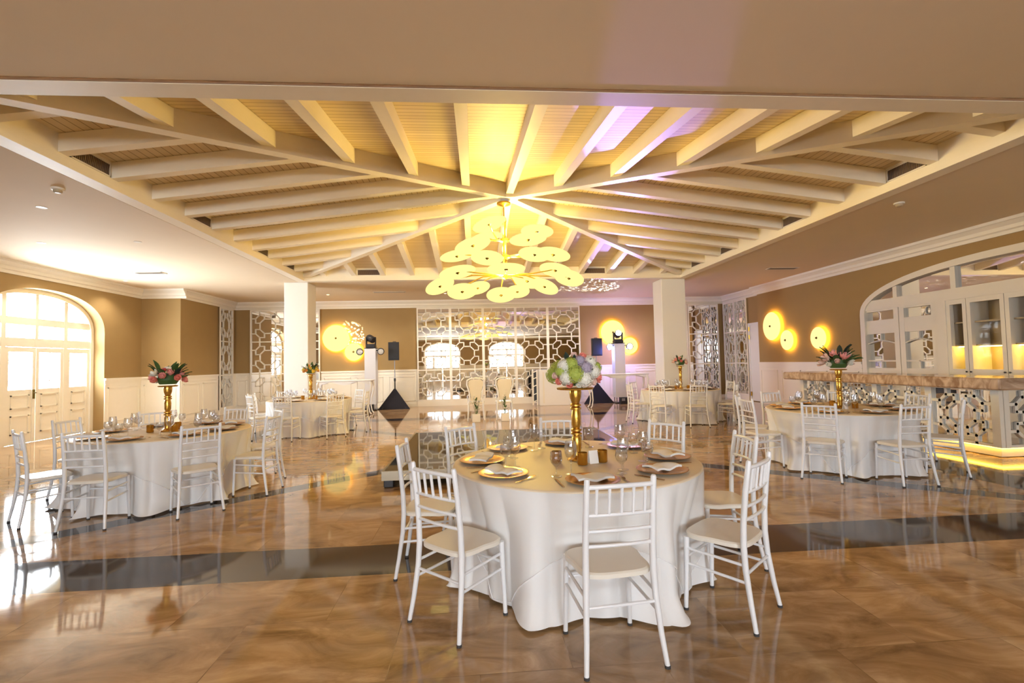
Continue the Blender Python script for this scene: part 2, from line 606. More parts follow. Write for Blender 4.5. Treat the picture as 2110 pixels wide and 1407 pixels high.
w = wall('wall_step', 'step', XLF - XL - .003, .4, 'brown fabric wall face stepping out beside the window wall')
wainscot(w, [(0, XLF - XL)])
skirting('baseboard_step', 'step', [(0, XLF - XL)], 'white baseboard of the wall step')
cornice('trim_2', 'step', 0, XLF - XL + .16, 'cream crown moulding on the wall step')
w = wall('wall_left_far', 'leftfar', YB - YJ, .4, 'brown fabric side wall between the step and the back wall')
wainscot(w, [(0, 1.98), (2.88, YB - YJ)])
skirting('baseboard_left_far', 'leftfar', [(0, YB - YJ)], 'white baseboard beside the narrow lattice screen')
cornice('trim_3', 'leftfar', 0, YB - YJ, 'cream crown moulding above the narrow lattice screen')

LB = XRF - XLF
w = wall('wall_back', 'back', LB, .4, 'brown fabric back wall with white dado behind the speakers')
bs = [(0, .5), (2.9, 6.24), (12.12, 15.0)]
wainscot(w, bs, 1.1)
skirting('baseboard_back', 'back', [(0, LB)], 'white baseboard of the back wall')
cornice('trim_4', 'back', 0, LB, 'cream crown moulding above the back wall screens')

RA = dict(uc=YRJ - 7.4, a=3.45, zs=2.42, b=.88)
w = wall('wall_right', 'right', YRJ - YN, .3, 'brown fabric wall with a wide white arch behind the bar', [(RA['uc'], RA['a'], RA['zs'], RA['b'])])
segs = [(0, RA['uc'] - RA['a'] - .02), (RA['uc'] + RA['a'] + .02, YRJ - YN)]
wainscot(w, segs)
skirting('baseboard_right', 'right', segs, 'white baseboard of the bar wall')
cornice('trim_5', 'right', -.16, YRJ - YN, 'cream crown moulding above the bar arch')
w = wall('wall_right_far', 'rightfar', YB - YRJ, .4, 'short side wall with lattice screens and a white door')
cornice('trim_6', 'rightfar', 0, YB - YRJ, 'cream crown moulding above the side door')
ops = sorted((c, WA, WZS, WB) for c in RW)
w = wall('wall_rear', 'rear', XR - XL, .42, 'brown fabric wall behind the viewer with arched windows', ops)
segs, u = [], 0.0
for c, a, _, _ in ops:
    segs.append((u, c - a)); u = c + a
segs.append((u, XR - XL))
wainscot(w, segs)
cornice('trim_7', 'rear', 0, XR - XL, 'cream crown moulding behind the viewer')

# flat ceiling ring, stepped trim and shallow hipped roof with rafters
G = .035
ceil = thing('ceiling', 'flat cream ceiling around a shallow raftered hip roof', 'ceiling', kind='structure')
mb = MB()
a0, a1, b0, b1 = OX0 - G, OX1 + G, OY0 - G, OY1 + G
mb.box(-9.75, 9.75, -8.45, b0, H, H + .06)
mb.box(-9.75, 9.75, b1, 17.9, H, H + .06)
mb.box(-9.75, a0, b0, b1, H, H + .06)
mb.box(a1, 9.75, b0, b1, H, H + .06)
mb.build('flat_panel', M['plaster'], ceil)
B = .21
mb = MB()
for (x0, x1, y0, y1) in ((OX0, OX1, OY0, OY0 + B), (OX0, OX1, OY1 - B, OY1), (OX0, OX0 + B, OY0 + B, OY1 - B), (OX1 - B, OX1, OY0 + B, OY1 - B)):
    mb.box(x0, x1, y0, y1, H - .012, H + .09)
mb.build('edge_beam', M['beam'], ceil)
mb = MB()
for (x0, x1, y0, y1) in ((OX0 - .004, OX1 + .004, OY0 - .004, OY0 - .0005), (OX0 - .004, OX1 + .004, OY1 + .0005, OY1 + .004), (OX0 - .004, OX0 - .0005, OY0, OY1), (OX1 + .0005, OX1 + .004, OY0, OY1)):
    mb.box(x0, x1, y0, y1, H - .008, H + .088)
mb.build('painted_gap_shade', M['dark'], ceil)  # dark brown liner on the beam paints in the groove's shadow line
ix0, ix1, iy0, iy1 = OX0 + B, OX1 - B, OY0 + B, OY1 - B
ZE, ZA, RD = H + .31, 4.70, .20                    # boards at the edge and at the apex, rafter depth
mb = MB()
for (x0, x1, y0, y1) in ((ix0 - .03, ix1 + .03, iy0 - .03, iy0), (ix0 - .03, ix1 + .03, iy1, iy1 + .03), (ix0 - .03, ix0, iy0, iy1), (ix1, ix1 + .03, iy0, iy1)):
    mb.box(x0, x1, y0, y1, H + .09, ZE + .05)
for (x0, x1, y0, y1) in ((a0 - .03, a1 + .03, b0 - .03, OY0 + B - .031), (a0 - .03, a1 + .03, OY1 - B + .031, b1 + .03), (a0 - .03, OX0 + B - .031, b0, b1), (OX1 - B + .031, a1 + .03, b0, b1)):
    mb.box(x0, x1, y0, y1, H + .09, H + .12)
mb.build('curb_wall', M['beam'], ceil)
ap = (CX, CY)
def slope_z(x, y):
    dx = (x - ix0) / (CX - ix0) if x < CX else (ix1 - x) / (ix1 - CX)
    dy = (y - iy0) / (CY - iy0) if y < CY else (iy1 - y) / (iy1 - CY)
    return ZE + (ZA - ZE) * max(0, min(dx, dy))
def slab(tri, m, nm):
    n = len(tri)
    MB().add([(x, y, z) for x, y, z in tri] + [(x, y, z + .05) for x, y, z in tri], [tuple(range(n - 1, -1, -1)), tuple(range(n, 2 * n))] + [(i, (i + 1) % n, n + (i + 1) % n, n + i) for i in range(n)]).build(nm, M[m], ceil)
A3 = (CX, CY, ZA)
e = .05
c00, c10, c11, c01 = (ix0 - e, iy0 - e, ZE), (ix1 + e, iy0 - e, ZE), (ix1 + e, iy1 + e, ZE), (ix0 - e, iy1 + e, ZE)
slab([c00, c10, A3], 'plank_y', 'board_lining')
slab([c10, c11, A3], 'plank_x', 'board_lining')
slab([c11, c01, A3], 'plank_y', 'board_lining')
slab([c01, c00, A3], 'plank_x', 'board_lining')
def raf(p, q, w, d0, d1, nm='rafter'):
    """sloping timber from p to q (x, y, z of its top), w wide, d deep"""
    p, q = Vector(p), Vector(q)
    t = (q - p); t.z = 0
    n = Vector((-t.y, t.x, 0)).normalized() * (w / 2)
    lo = [p + n - Vector((0, 0, d0)), p - n - Vector((0, 0, d0)), q - n - Vector((0, 0, d1)), q + n - Vector((0, 0, d1))]
    hi = [p + n, p - n, q - n, q + n]
    MB().hexa(lo + hi).build(nm, M['beam'], ceil)
SP = .765
for k in range(-7, 8):
    x = CX + k * SP
    f = 1 - abs(x - CX) / ((CX - ix0) if x < CX else (ix1 - CX))
    if f < .03 or x < ix0 + .05 or x > ix1 - .05:
        continue
    f = min(f, .985)
    for y0 in (iy0, iy1):
        y1 = y0 + (CY - y0) * f
        raf((x, y0, ZE), (x, y1, ZE + (ZA - ZE) * f), .125, RD, RD)
for k in range(-6, 7):
    y = CY + k * SP
    f = 1 - abs(y - CY) / (CY - iy0)
    if f < .03:
        continue
    f = min(f, .985)
    for x0 in (ix0, ix1):
        x1 = x0 + (CX - x0) * f
        raf((x0, y, ZE), (x1, y, ZE + (ZA - ZE) * f), .125, RD, RD)
for x0 in (ix0, ix1):
    for y0 in (iy0, iy1):
        raf((x0, y0, ZE), (CX, CY, ZA), .15, RD + .05, RD + .07, 'hip_beam')
MB().cbox(CX - .16, CX + .16, CY - .16, CY + .16, ZA - .29, ZA - .02, .01).build('apex_block', M['beam'], ceil)

# columns at the far corners of the opening
for nm, x0, x1, lab in (('column_left', -5.04, -4.42, 'square white column on the window side of the dance floor'), ('column_right', 5.33, 6.03, 'square white column on the bar side of the dance floor')):
    cy0 = 13.34
    o = MB().cbox(x0, x1, cy0, cy0 + .66, 0, H, .012).build(nm, M['colpaint'])
    struct(o, lab, 'column')
    MB().box(x0 - .02, x1 + .02, cy0 - .02, cy0 + .68, 0, .12).build('plinth', M['trimw'], o)

# ------------------------------------------------------------------ arched glazed doors
def arch_ring(mb, uc, a, zs, b, t, y0, y1, z0=0.0, n=36):
    """flat frame following the arch, t wide, plus its two upright stiles"""
    pts = []
    for i in range(n + 1):
        u = uc - a * math.cos(PI * i / n)
        ui = uc - (a - t) * math.cos(PI * i / n)
        pts.append(((u, arch_z(u, uc, a, zs, b)), (ui, arch_z(ui, uc, a - t, zs, b - t))))
    for i in range(n):
        (p, pi), (q, qi) = pts[i], pts[i + 1]
        mb.hexa([(p[0], y0, p[1]), (q[0], y0, q[1]), (qi[0], y0, qi[1]), (pi[0], y0, pi[1]), (p[0], y1, p[1]), (q[0], y1, q[1]), (qi[0], y1, qi[1]), (pi[0], y1, pi[1])])
    mb.box(uc - a, uc - a + t, y0, y1, z0, zs)
    mb.box(uc + a - t, uc + a, y0, y1, z0, zs)

def arch_pane(uc, a, zs, b, z0, y):
    n = 30
    mb = MB()
    us = [uc - a * math.cos(PI * i / n) for i in range(n + 1)]
    mb.add([(u, y, z0) for u in us] + [(u, y, arch_z(u, uc, a, zs, b)) for u in us], [(i, i + 1, n + 2 + i, n + 1 + i) for i in range(n)])
    return mb

wn = [0]
def arch_window(frame, uc, label):
    wn[0] += 1
    loc, rz = FR[frame]
    root = thing('window_%d' % wn[0], label, 'window', loc, rz, kind='structure')
    a, zs, b = WA, WZS, WB
    y0, y1 = .27, .34
    mb = MB()
    arch_ring(mb, uc, a, zs, b, .1, y0 - .02, y1 + .02)
    for du in (-.76, .76):
        mb.box(uc + du - .05, uc + du + .05, y0, y1, 0, arch_z(uc + du, uc, a, zs, b) - .05)
    mb.box(uc - .04, uc + .04, y0, y1, 2.05, arch_z(uc, uc, a, zs, b) - .05)
    for z0_, z1_ in ((2.05, 2.24), (2.52, 2.68)):
        mb.box(uc - a + .05, uc + a - .05, y0 + .005, y1 - .005, z0_, z1_)
    mb.build('frame', M['trimw'], root)
    # two leaves and two fixed side panels
    cols = [(-1.48, -.81, 'side_panel'), (-.71, -.0, 'door_leaf'), (.0, .71, 'door_leaf'), (.81, 1.48, 'side_panel')]
    for c0, c1, nm in cols:
        p, q = uc + c0 + .005, uc + c1 - .005
        mb = MB()
        st = .075
        mb.box(p, p + st, y0 + .01, y1 - .01, .004, 2.04)
        mb.box(q - st, q, y0 + .01, y1 - .01, .004, 2.04)
        mb.box(p + st, q - st, y0 + .01, y1 - .01, 1.94, 2.04)
        mb.box(p + st, q - st, y0 + .025, y1 - .02, .004, 1.14)
        for (x0, x1, z0_, z1_) in ((p + .14, q - .14, .2, .6), (p + .14, q - .14, .74, 1.03)):
            for r in ((x0, x1, z0_, z0_ + .025), (x0, x1, z1_ - .025, z1_), (x0, x0 + .025, z0_, z1_), (x1 - .025, x1, z0_, z1_)):
                mb.box(r[0], r[1], y0 + .008, y0 + .03, r[2], r[3])
        # thin bars: a low arch near the top, a cross bar below, short uprights
        g0, g1 = p + st, q - st
        N = 8
        pt = [(g0 + (g1 - g0) * i / N, 1.74 + .09 * math.sin(PI * i / N)) for i in range(N + 1)]
        for i in range(N):
            mb.seg(pt[i], pt[i + 1], .016, y0 + .02, y1 - .02)
        mb.seg((g0, 1.32), (g1, 1.32), .016, y0 + .02, y1 - .02)
        um = (g0 + g1) / 2
        mb.seg((um, 1.14), (um, 1.32), .014, y0 + .02, y1 - .02)
        mb.seg((um, 1.83), (um, 1.94), .014, y0 + .02, y1 - .02)
        leaf = mb.build(nm, M['trimw'], root)
        MB().add([(g0, .31, 1.14), (g1, .31, 1.14), (g1, .31, 1.94), (g0, .31, 1.94)], [(0, 1, 2, 3)]).build('pane', M['pane'], leaf)
        if c0 == -.71:
            hb = MB().cbox(q - .065, q - .025, y0 - .012, y0 + .01, .93, 1.13, .004)
            hb.tube([(q - .045, y0, 1.06), (q - .045, y0 - .05, 1.06), (q - .13, y0 - .055, 1.06)], .011, 8)
            hb.build('handle', M['finial'], leaf, smooth=True)
    arch_pane(uc, a - .08, zs, b - .08, 2.1, .315).build('pane', M['pane'], root)
    # stone sill outside closes the foot of the opening
    return root
arch_window('left', LW[0], 'arched white glazed double door beside the window-side table')
arch_window('rear', RW[0], 'arched white window behind the viewer, bar side')
arch_window('rear', RW[1], 'arched white window behind the viewer, window side')

# ------------------------------------------------------------------ octagon lattice screens on mirrors
def lattice_segs():
    q = [((.10, .23), (.23, .10)), ((.23, .10), (.36, .10)), ((.36, .10), (.36, .24)), ((.36, .24), (.24, .36)), ((.24, .36), (.10, .36)), ((.10, .36), (.10, .23)), ((.36, .24), (.5, .24)), ((.24, .36), (.24, .5))]
    out = []
    for sx in (1, -1):
        for sz in (1, -1):
            out += [((a[0] * sx, a[1] * sz), (b[0] * sx, b[1] * sz)) for a, b in q]
    out += [((.23, -.10), (.23, .10)), ((-.23, -.10), (-.23, .10)), ((-.10, .23), (.10, .23)), ((-.10, -.23), (.10, -.23))]
    return out
LSEG = lattice_segs()
def lattice(mb, x0, x1, z0, z1, nz, nx=1, w=.034, y0=-.02, y1=0.0, xoff=0.0, mw=None):
    """nx by nz modules between x0..x1, z0..z1; bars are clipped at x0 and x1"""
    mw = mw or (x1 - x0) / nx
    mh = (z1 - z0) / nz
    for i in range(nx):
        for j in range(nz):
            cx, cz = x0 + xoff + (i + .5) * mw, z0 + (j + .5) * mh
            for a, b in LSEG:
                p = [cx + a[0] * mw, cz + a[1] * mh]
                r = [cx + b[0] * mw, cz + b[1] * mh]
                if max(p[0], r[0]) < x0 or min(p[0], r[0]) > x1:
                    continue
                for s_, o_ in ((p, r), (r, p)):
                    for lim, sgn in ((x1, 1), (x0, -1)):
                        if (s_[0] - lim) * sgn > 1e-9:
                            t = (lim - o_[0]) / (s_[0] - o_[0])
                            s_[0], s_[1] = lim, o_[1] + t * (s_[1] - o_[1])
                mb.seg(p, r, w, y0, y1)

def screen(frame, u0, u1, z0, z1, label, nz=3, half=None):
    loc, rz = FR[frame]
    m = Matrix.Rotation(rz, 4, 'Z')
    base = Vector(loc) + m @ Vector((u0, -.001, 0))
    root = thing('lattice_screen', label, 'screen', base, rz, 'white lattice screens over mirror')
    w = u1 - u0
    mb = MB()
    fw = .045
    mb.box(0, fw, -.075, -.045, z0, z1); mb.box(w - fw, w, -.075, -.045, z0, z1)
    mb.box(fw, w - fw, -.075, -.045, z0, z0 + .07); mb.box(fw, w - fw, -.075, -.045, z1 - .05, z1)
    for j in range(1, nz):
        z = z0 + (z1 - z0) * j / nz
        mb.box(fw, w - fw, -.07, -.0455, z - .018, z + .018)
    mb.build('frame', M['lattice'], root)
    mb = MB()
    if half:
        lattice(mb, .02, w - .02, z0 + .04, z1 - .02, nz, 1, .036, -.068, -.046, 0 if half > 0 else w - half * -1, abs(half))
    else:
        lattice(mb, .02, w - .02, z0 + .04, z1 - .02, nz, 1, .036 if w > .8 else .03, -.068, -.046)
    mb.build('lattice', M['lattice'], root)
    MB().box(.01, w - .01, -.0445, -.01, z0 + .01, z1 - .01).build('mirror', M['mirror'], root)
    if z0 > .05:
        MB().box(0, w, -.08, -.0, 0, z0).build('plinth', M['lattice'], root)
    return root
xs = [-2.02, -.84, .33, 1.50, 2.67, 3.86]
nth = ['first', 'second', 'middle', 'fourth', 'last']
for i in range(5):
    screen('back', xs[i] - XLF, xs[i + 1] - XLF, .16, 3.49, '%s of five joined white lattice screens, counted from the speaker on the window side' % nth[i])
screen('back', .53, 1.70, .16, 3.49, 'white lattice screen on the back wall, next to the bare brown strip')
screen('back', 1.72, 2.88, .16, 3.49, 'white lattice screen on the back wall, behind the window-side column')
screen('back', 15.0, 16.16, .16, 3.49, 'white lattice screen just behind the bar-side column')
screen('back', 16.18, 17.35, .16, 3.49, 'white lattice screen in the corner beside the bar-side column')
screen('leftfar', 2.0, 2.86, .16, 3.49, 'narrow white lattice screen on the side wall beyond the windows')
screen('rightfar', .12, .87, .16, 3.49, 'white lattice screen on the side wall, next to the corner')
screen('rightfar', .89, 1.66, .16, 3.49, 'white lattice screen on the side wall, next to the white door')

# white side door with brass hinges
loc, rz = FR['rightfar']
d = thing('door_1', 'white side door with brass hinges beyond the bar wall', 'door', loc, rz, kind='structure')
mb = MB()
u0, u1 = 1.69, 2.42
mb.box(u0, u0 + .07, -.05, 0, 0, 2.62); mb.box(u1 - .05, u1, -.05, 0, 0, 2.62); mb.box(u0 + .07, u1 - .05, -.05, 0, 2.54, 2.62)
mb.build('frame', M['door'], d)
mb = MB().box(u0 + .07, u1 - .05, -.03, -.002, .02, 2.54)
mb.box(u0 + .16, u1 - .14, -.038, -.03, 1.2, 2.4); mb.box(u0 + .16, u1 - .14, -.038, -.03, .2, 1.0)
leaf = mb.build('door_leaf', M['door'], d)
for z in (.25, 2.15, 2.42):
    MB().tube([(u0 + .075, -.06, z - .07), (u0 + .075, -.06, z + .07)], .022, 8).build('hinge', M['brass'], leaf, smooth=True)
BULBS = []
# ------------------------------------------------------------------ white arch with doors and cabinets behind the bar
loc, rz = FR['right']
def U(y):
    return YRJ - y
uc, a, zs, b = RA['uc'], RA['a'], RA['zs'], RA['b']
arch = thing('door_2', 'white arched joinery with mirrored doors and fanlights behind the bar', 'door', loc, rz, kind='structure')
mb = MB()
arch_ring(mb, uc, a, zs, b, .13, -.03, .1)
mb.box(uc - a + .1, uc + a - .1, .0, .1, 2.5, 2.72)                              # transom rail
for y in (9.90, 8.60, 6.2, 4.95):
    mb.box(U(y) - .05, U(y) + .05, .005, .095, 2.7, arch_z(U(y), uc, a, zs, b) - .06)
mb.build('frame', M['cabinet'], arch)
arch_pane(uc, a - .1, zs, b - .1, 2.6, .07).build('mirror', M['mirror'], arch)
# fixed sidelight and door with mirrored panes
for (ya, yb, nm) in ((10.86, 9.86, 'side_panel'), (9.84, 8.98, 'door_leaf')):
    p, q = U(ya) + .0, U(yb)
    mb = MB()
    st = .12
    mb.box(p, p + st, .02, .09, 0, 2.5); mb.box(q - st, q, .02, .09, 0, 2.5)
    for z0, z1 in ((0, 1.17), (1.95, 2.26), (2.46, 2.5)):
        mb.box(p + st, q - st, .025, .085, z0, z1)
    g0, g1 = p + st, q - st
    N = 8
    pt = [(g0 + (g1 - g0) * i / N, 1.72 + .07 * math.sin(PI * i / N)) for i in range(N + 1)]
    for i in range(N):
        mb.seg(pt[i], pt[i + 1], .028, .03, .075)
    mb.seg((g0, 1.33), (g1, 1.33), .03, .03, .075)
    um = (g0 + g1) / 2
    mb.seg((um, 1.17), (um, 1.33), .026, .03, .075)
    mb.seg((um, 1.79), (um, 1.95), .026, .03, .075)
    leaf = mb.build(nm, M['cabinet'], arch)
    MB().box(g0, g1, .078, .083, 1.17, 2.46).build('mirror', M['mirror'], leaf)
    # carved lattice disc motif in the little top light
    if nm == 'door_leaf':
        rb = MB()
        pts = [(um + .22 + .06 * math.cos(2 * PI * i / 16), 2.36 + .075 * math.sin(2 * PI * i / 16)) for i in range(17)]
        for i in range(16):
            rb.seg(pts[i], pts[i + 1], .018, .05, .075)
        rb.build('rosette', M['cabinet'], leaf)
        MB().tube([(q - .05, .02, 1.05), (q - .05, -.04, 1.05), (q - .14, -.045, 1.05)], .012, 8).build('handle', M['knob'], leaf, smooth=True)
MB().box(U(8.98), U(8.78), .0, .1, 0, 2.5).build('post', M['cabinet'], arch)

# wall cabinets: open compartments with shelves and a lit lower niche
def cabinet(ya, yb, inside, label, knobs):
    p, q = U(ya), U(yb)
    root = thing('wall_cabinet', label, 'cabinet', Vector(loc) + Vector((0, -p, 0)), rz, 'white bar cabinets in the arch')
    w = q - p
    d = .36
    mb = MB()
    mb.box(0, .03, .1, d + .1, 0, 2.5); mb.box(w - .03, w, .1, d + .1, 0, 2.5)
    mb.box(.03, w - .03, .1, d + .1, 0, 1.05); mb.box(.03, w - .03, .1, d + .1, 2.44, 2.5)
    mb.build('body', M['cabinet'], root)
    MB().box(.03, w - .03, d + .08, d + .1, 1.05, 2.44).build('back_panel', M[inside], root)
    MB().box(.03, w - .03, .12, d + .08, 2.04, 2.065).build('shelf', M['cabinet_in'], root)
    sh = MB().box(.03, w - .03, .12, d + .08, 1.60, 1.63).build('shelf', M['cabinet_in'], root)
    MB().box(.05, w - .05, .2, .24, 1.582, 1.598).build('light_strip', M['cablight'], root)
    mb = MB()
    s = .07
    mb.box(0, s, .02, .098, 1.06, 2.5); mb.box(w - s, w, .02, .098, 1.06, 2.5)
    mb.box(s, w - s, .02, .098, 1.06, 1.17); mb.box(s, w - s, .02, .098, 2.41, 2.5)
    dr = mb.build('door', M['cabinet'], root)
    MB().add([(s, .06, 1.17), (w - s, .06, 1.17), (w - s, .06, 2.41), (s, .06, 2.41)], [(0, 1, 2, 3)]).build('pane', M['cabpane'], dr)
    for k in knobs:
        u = .035 if k < 0 else w - .035
        MB().lathe([(.006, 0), (.008, .012), (.016, .02), (.014, .03), (.002, .034)], 10).xf(Matrix.Translation((u, .02, 1.12)) @ Matrix.Rotation(PI / 2, 4, 'X')).build('knob', M['knob'], dr, smooth=True)
    MB().box(0, w, .02, .1, .1, 1.05).build('base_panel', M['cabinet'], root)
    return root
cabinet(8.78, 8.40, 'cabinet_dark', 'narrow white bar cabinet with brown inside, next to the mirrored door', (1,))
cabinet(8.39, 7.74, 'cabinet_in', 'white bar cabinet with pale inside, one wide shelf and a lit niche', (-1, 1))
cabinet(7.73, 7.10, 'cabinet_dark', 'white bar cabinet with brown inside, beyond the pale one', (-1,))
cabinet(7.09, 6.46, 'cabinet_in', 'white bar cabinet with pale inside, beyond the second brown one', (1,))
MB().box(U(6.46), uc + a, .02, .1, 0, 2.5).build('post', M['cabinet'], arch)
o = MB().box(uc - a - .1, uc + a + .1, .5, .55, 0, 3.4).build('wall_niche', M['cabinet'], None, loc, rz)
struct(o, 'white back of the joinery niche behind the bar', 'wall')

# ------------------------------------------------------------------ bar counter: marble top, lattice on mirror, lit plinth
BX, BY0, BY1 = 7.25, 6.22, 10.35
bar = thing('bar_counter', 'long bar with beige marble top, white lattice front and glowing base', 'bar', (BX, BY0, 0))
LX, LY = 2.1, BY1 - BY0     # length of the return and of the front, local corner at the origin
mb = MB()
tx0, ty0 = -.3, -.27
# L-shaped slab with a shallow curved nose
mb.cbox(tx0, .42, ty0, LY + .15, .97, 1.13, .02)
mb.cbox(.421, LX - .25, ty0, .45, .97, 1.13, .02)
mb.build('countertop', M['barmarble'], bar)
MB().box(.06, .36, .06, LY - .02, .16, .965).build('body', M['cabinet'], bar)
MB().box(.361, LX - .3, .06, .36, .16, .965).build('body', M['cabinet'], bar)
MB().box(.0315, .055, .05, LY - .02, .18, .96).build('mirror', M['mirror'], bar)
MB().box(.06, LX - .3, .0315, .052, .18, .96).build('mirror', M['mirror'], bar)
for yy in (0.0, 1.0, 2.05, 3.1, LY - .12):
    MB().box(-.01, .05, yy - .0, yy + .11, .15, .968).build('post', M['lattice'], bar)
MB().box(0.055, .13, -.01, .04, .15, .968).build('post', M['lattice'], bar)
for i, (s0, s1) in enumerate(((.11, 1.0), (1.11, 2.05), (2.16, 3.1), (3.21, LY - .12))):
    mb = MB()
    lattice(mb, -s1, -s0, .17, .955, 1, 1, .042, -.03, 0)
    mb.box(-s1, -s0, -.03, 0, .15, .19); mb.box(-s1, -s0, -.03, 0, .94, .968)
    mb.xf(Matrix.Translation((.03, 0, 0)) @ Matrix.Rotation(-PI / 2, 4, 'Z'))
    mb.build('lattice', M['lattice'], bar)
for s0, s1 in ((.13, .97), (.97, LX - .3)):
    mb = MB()
    lattice(mb, s0, s1, .17, .955, 1, 1, .042, .0, .03)
    mb.box(s0, s1, .0, .03, .15, .19); mb.box(s0, s1, .0, .03, .94, .968)
    mb.build('lattice', M['lattice'], bar)
MB().box(.1, .3, .1, LY - .06, .01, .16).build('plinth', M['cabinet'], bar)
MB().box(.3, LX - .4, .1, .3, .01, .16).build('plinth', M['cabinet'], bar)
MB().box(.07, .1, .07, LY - .06, .125, .148).build('light_strip', M['ledgold'], bar)
MB().box(.101, LX - .4, .07, .1, .125, .148).build('light_strip', M['ledgold'], bar)

# ------------------------------------------------------------------ stage
st = thing('stage_platform', 'low black gloss stage platform with metal edge behind the hydrangea table', 'stage', (-1.15, 6.05, 0))
SW, SL = 3.45, 3.3
MB().box(.03, SW - .03, .03, SL - .03, .15, .2).build('deck', M['stage'], st)
mb = MB()
for (x0, x1, y0, y1) in ((0, SW, 0, .03), (0, SW, SL - .03, SL), (0, .03, .03, SL - .03), (SW - .03, SW, .03, SL - .03)):
    mb.box(x0, x1, y0, y1, .09, .203)
mb.build('edge_rail', M['alu'], st)
for x in (.08, SW / 2, SW - .08):
    for y in (.08, SL / 2, SL - .08):
        MB().cbox(x - .06, x + .06, y - .06, y + .06, 0, .15, .01).build('foot', M['black'], st)

# ------------------------------------------------------------------ chandelier of lily-pad discs
for zb in (3.86, 3.56, 3.22, 2.9):
    for k in range(2):
        BULBS.append((CX - .1 + .2 * math.cos(k * PI + zb * 5), CY + .2 * math.sin(k * PI + zb * 5), zb))
ch = thing('chandelier', 'large tiered brass chandelier of glowing yellow lily-pad discs', 'chandelier', (CX - .1, CY, 0))
chx = CX - .1
MB().lathe([(.10, 4.37), (.125, 4.36), (.125, 4.33), (.03, 4.30), (.012, 4.28)], 24).build('canopy', M['brass'], ch, smooth=True)
MB().lathe([(.011, 4.3), (.011, 4.1), (.04, 4.08), (.045, 4.02), (.035, 4.0), (.036, 3.72), (.085, 3.70), (.085, 3.66), (.036, 3.64), (.036, 3.42), (.1, 3.40), (.1, 3.36), (.036, 3.33), (.036, 3.02), (.06, 3.0), (.0, 2.97)], 16).build('stem', M['brass'], ch, smooth=True)
# (x, z, radius, depth offset, tilt sideways deg, tilt towards the viewer deg)
DISCS = [(.31, 3.94, .31, -.12, 16, 9), (.25, 3.76, .28, .10, 10, 5), (.01, 3.58, .33, -.05, 15, 11), (-.27, 3.37, .30, -.15, 10, 7), (.25, 3.28, .28, -.38, -4, 15),
         (1.19, 3.87, .30, .12, -5, 10), (.98, 3.64, .33, -.22, 3, 7), (1.07, 3.34, .28, -.36, -9, 14), (1.46, 3.42, .31, .0, -13, 10), (1.47, 3.11, .29, -.12, -14, 13), (1.80, 3.04, .28, .32, -18, 20),
         (-.26, 3.05, .32, -.30, 11, 10), (-.59, 2.88, .27, .10, 22, 20), (-.2, 2.82, .28, .38, 5, 24), (.09, 2.92, .24, .62, 12, 22), (.57, 3.08, .33, -.42, 0, 7), (1.02, 3.01, .30, .40, -14, 17), (.53, 2.77, .28, .55, 0, 24), (.86, 2.86, .24, .75, 0, 24), (1.31, 2.86, .26, .15, -24, 18)]
prof = []
disc_me = MB().lathe([(.0005, -.022), (.3, -.020), (.7, -.014), (.93, -.006), (1.0, 0.0), (.95, .008), (.7, .018), (.3, .026), (.0005, .03)], 32, cap0=False, cap1=False).mesh('disc', M['disc'], True)
for x, z, r, dy, ts, tv in DISCS:
    m = Matrix.Rotation(R(-ts), 4, 'Y') @ Matrix.Rotation(R(-tv), 4, 'X')
    d = link_mesh('disc', disc_me, ch, (x - chx, dy, z), m.to_euler(), (r, r, r * 1.0))
    MB().lathe([(.0, -.10), (.05, -.095), (.07, -.06), (.11, -.03), (.11, -.012)], 12).build('finial', M['finial'], d, smooth=True)
    zs_ = min((3.68, 3.38, 3.06), key=lambda q: abs(q - z - .02))
    top = (x - chx, dy, z + .02)
    MB().tube([(0, 0, zs_), (top[0] * .5, top[1] * .5, zs_ + .0), (top[0] * .85, top[1] * .85, (zs_ + z) / 2 + .02), top], [.014, .012, .01, .009], 8).build('arm', M['brass'], ch, smooth=True)

# ------------------------------------------------------------------ wall disc lamps
sc_me = MB().lathe([(.0005, -.05), (.5, -.046), (.85, -.03), (1.0, 0), (.97, .02)], 40, cap0=False, cap1=False).lathe([(.97, .02), (.6, .03), (.0005, .034)], 40, mi=1, cap0=False, cap1=False).mesh('shade', [M['sconce'], M['sconce_back']], True)
def sconce(frame, u, z, r, label):
    loc, rz = FR[frame]
    p = Vector(loc) + Matrix.Rotation(rz, 4, 'Z') @ Vector((u, -.1, z))
    root = thing('wall_lamp', label, 'lamp', p, rz, 'round glowing wall discs')
    link_mesh('shade', sc_me, root, (0, 0, 0), (-PI / 2, 0, 0), (r, r, .9))
    MB().lathe([(.001, -.075), (.02, -.07), (.035, -.045), (.03, -.03)], 12).xf(Matrix.Rotation(-PI / 2, 4, 'X')).build('finial', M['finial'], root, smooth=True)
    MB().lathe([(.07, .035), (.07, .098)], 16).xf(Matrix.Rotation(-PI / 2, 4, 'X')).build('bracket', M['brass'], root, smooth=True)
sconce('back', -4.81 - XLF, 2.46, .46, 'larger glowing disc lamp on the back wall beside the unlit light tower')
sconce('back', -4.21 - XLF, 1.97, .31, 'smaller glowing disc lamp on the back wall beside the unlit light tower')
sconce('back', 5.06 - XLF, 2.49, .44, 'larger glowing disc lamp on the back wall behind the violet light tower')
sconce('back', 5.68 - XLF, 1.99, .30, 'smaller glowing disc lamp on the back wall beside the violet light tower')
sconce('right', YRJ - 14.2, 2.41, .43, 'largest of three glowing disc lamps on the bar wall')
sconce('right', YRJ - 13.5, 1.95, .29, 'small glowing disc lamp just below the largest on the bar wall')
sconce('right', YRJ - 12.2, 1.95, .29, 'glowing disc lamp on the bar wall closest to the white arch')
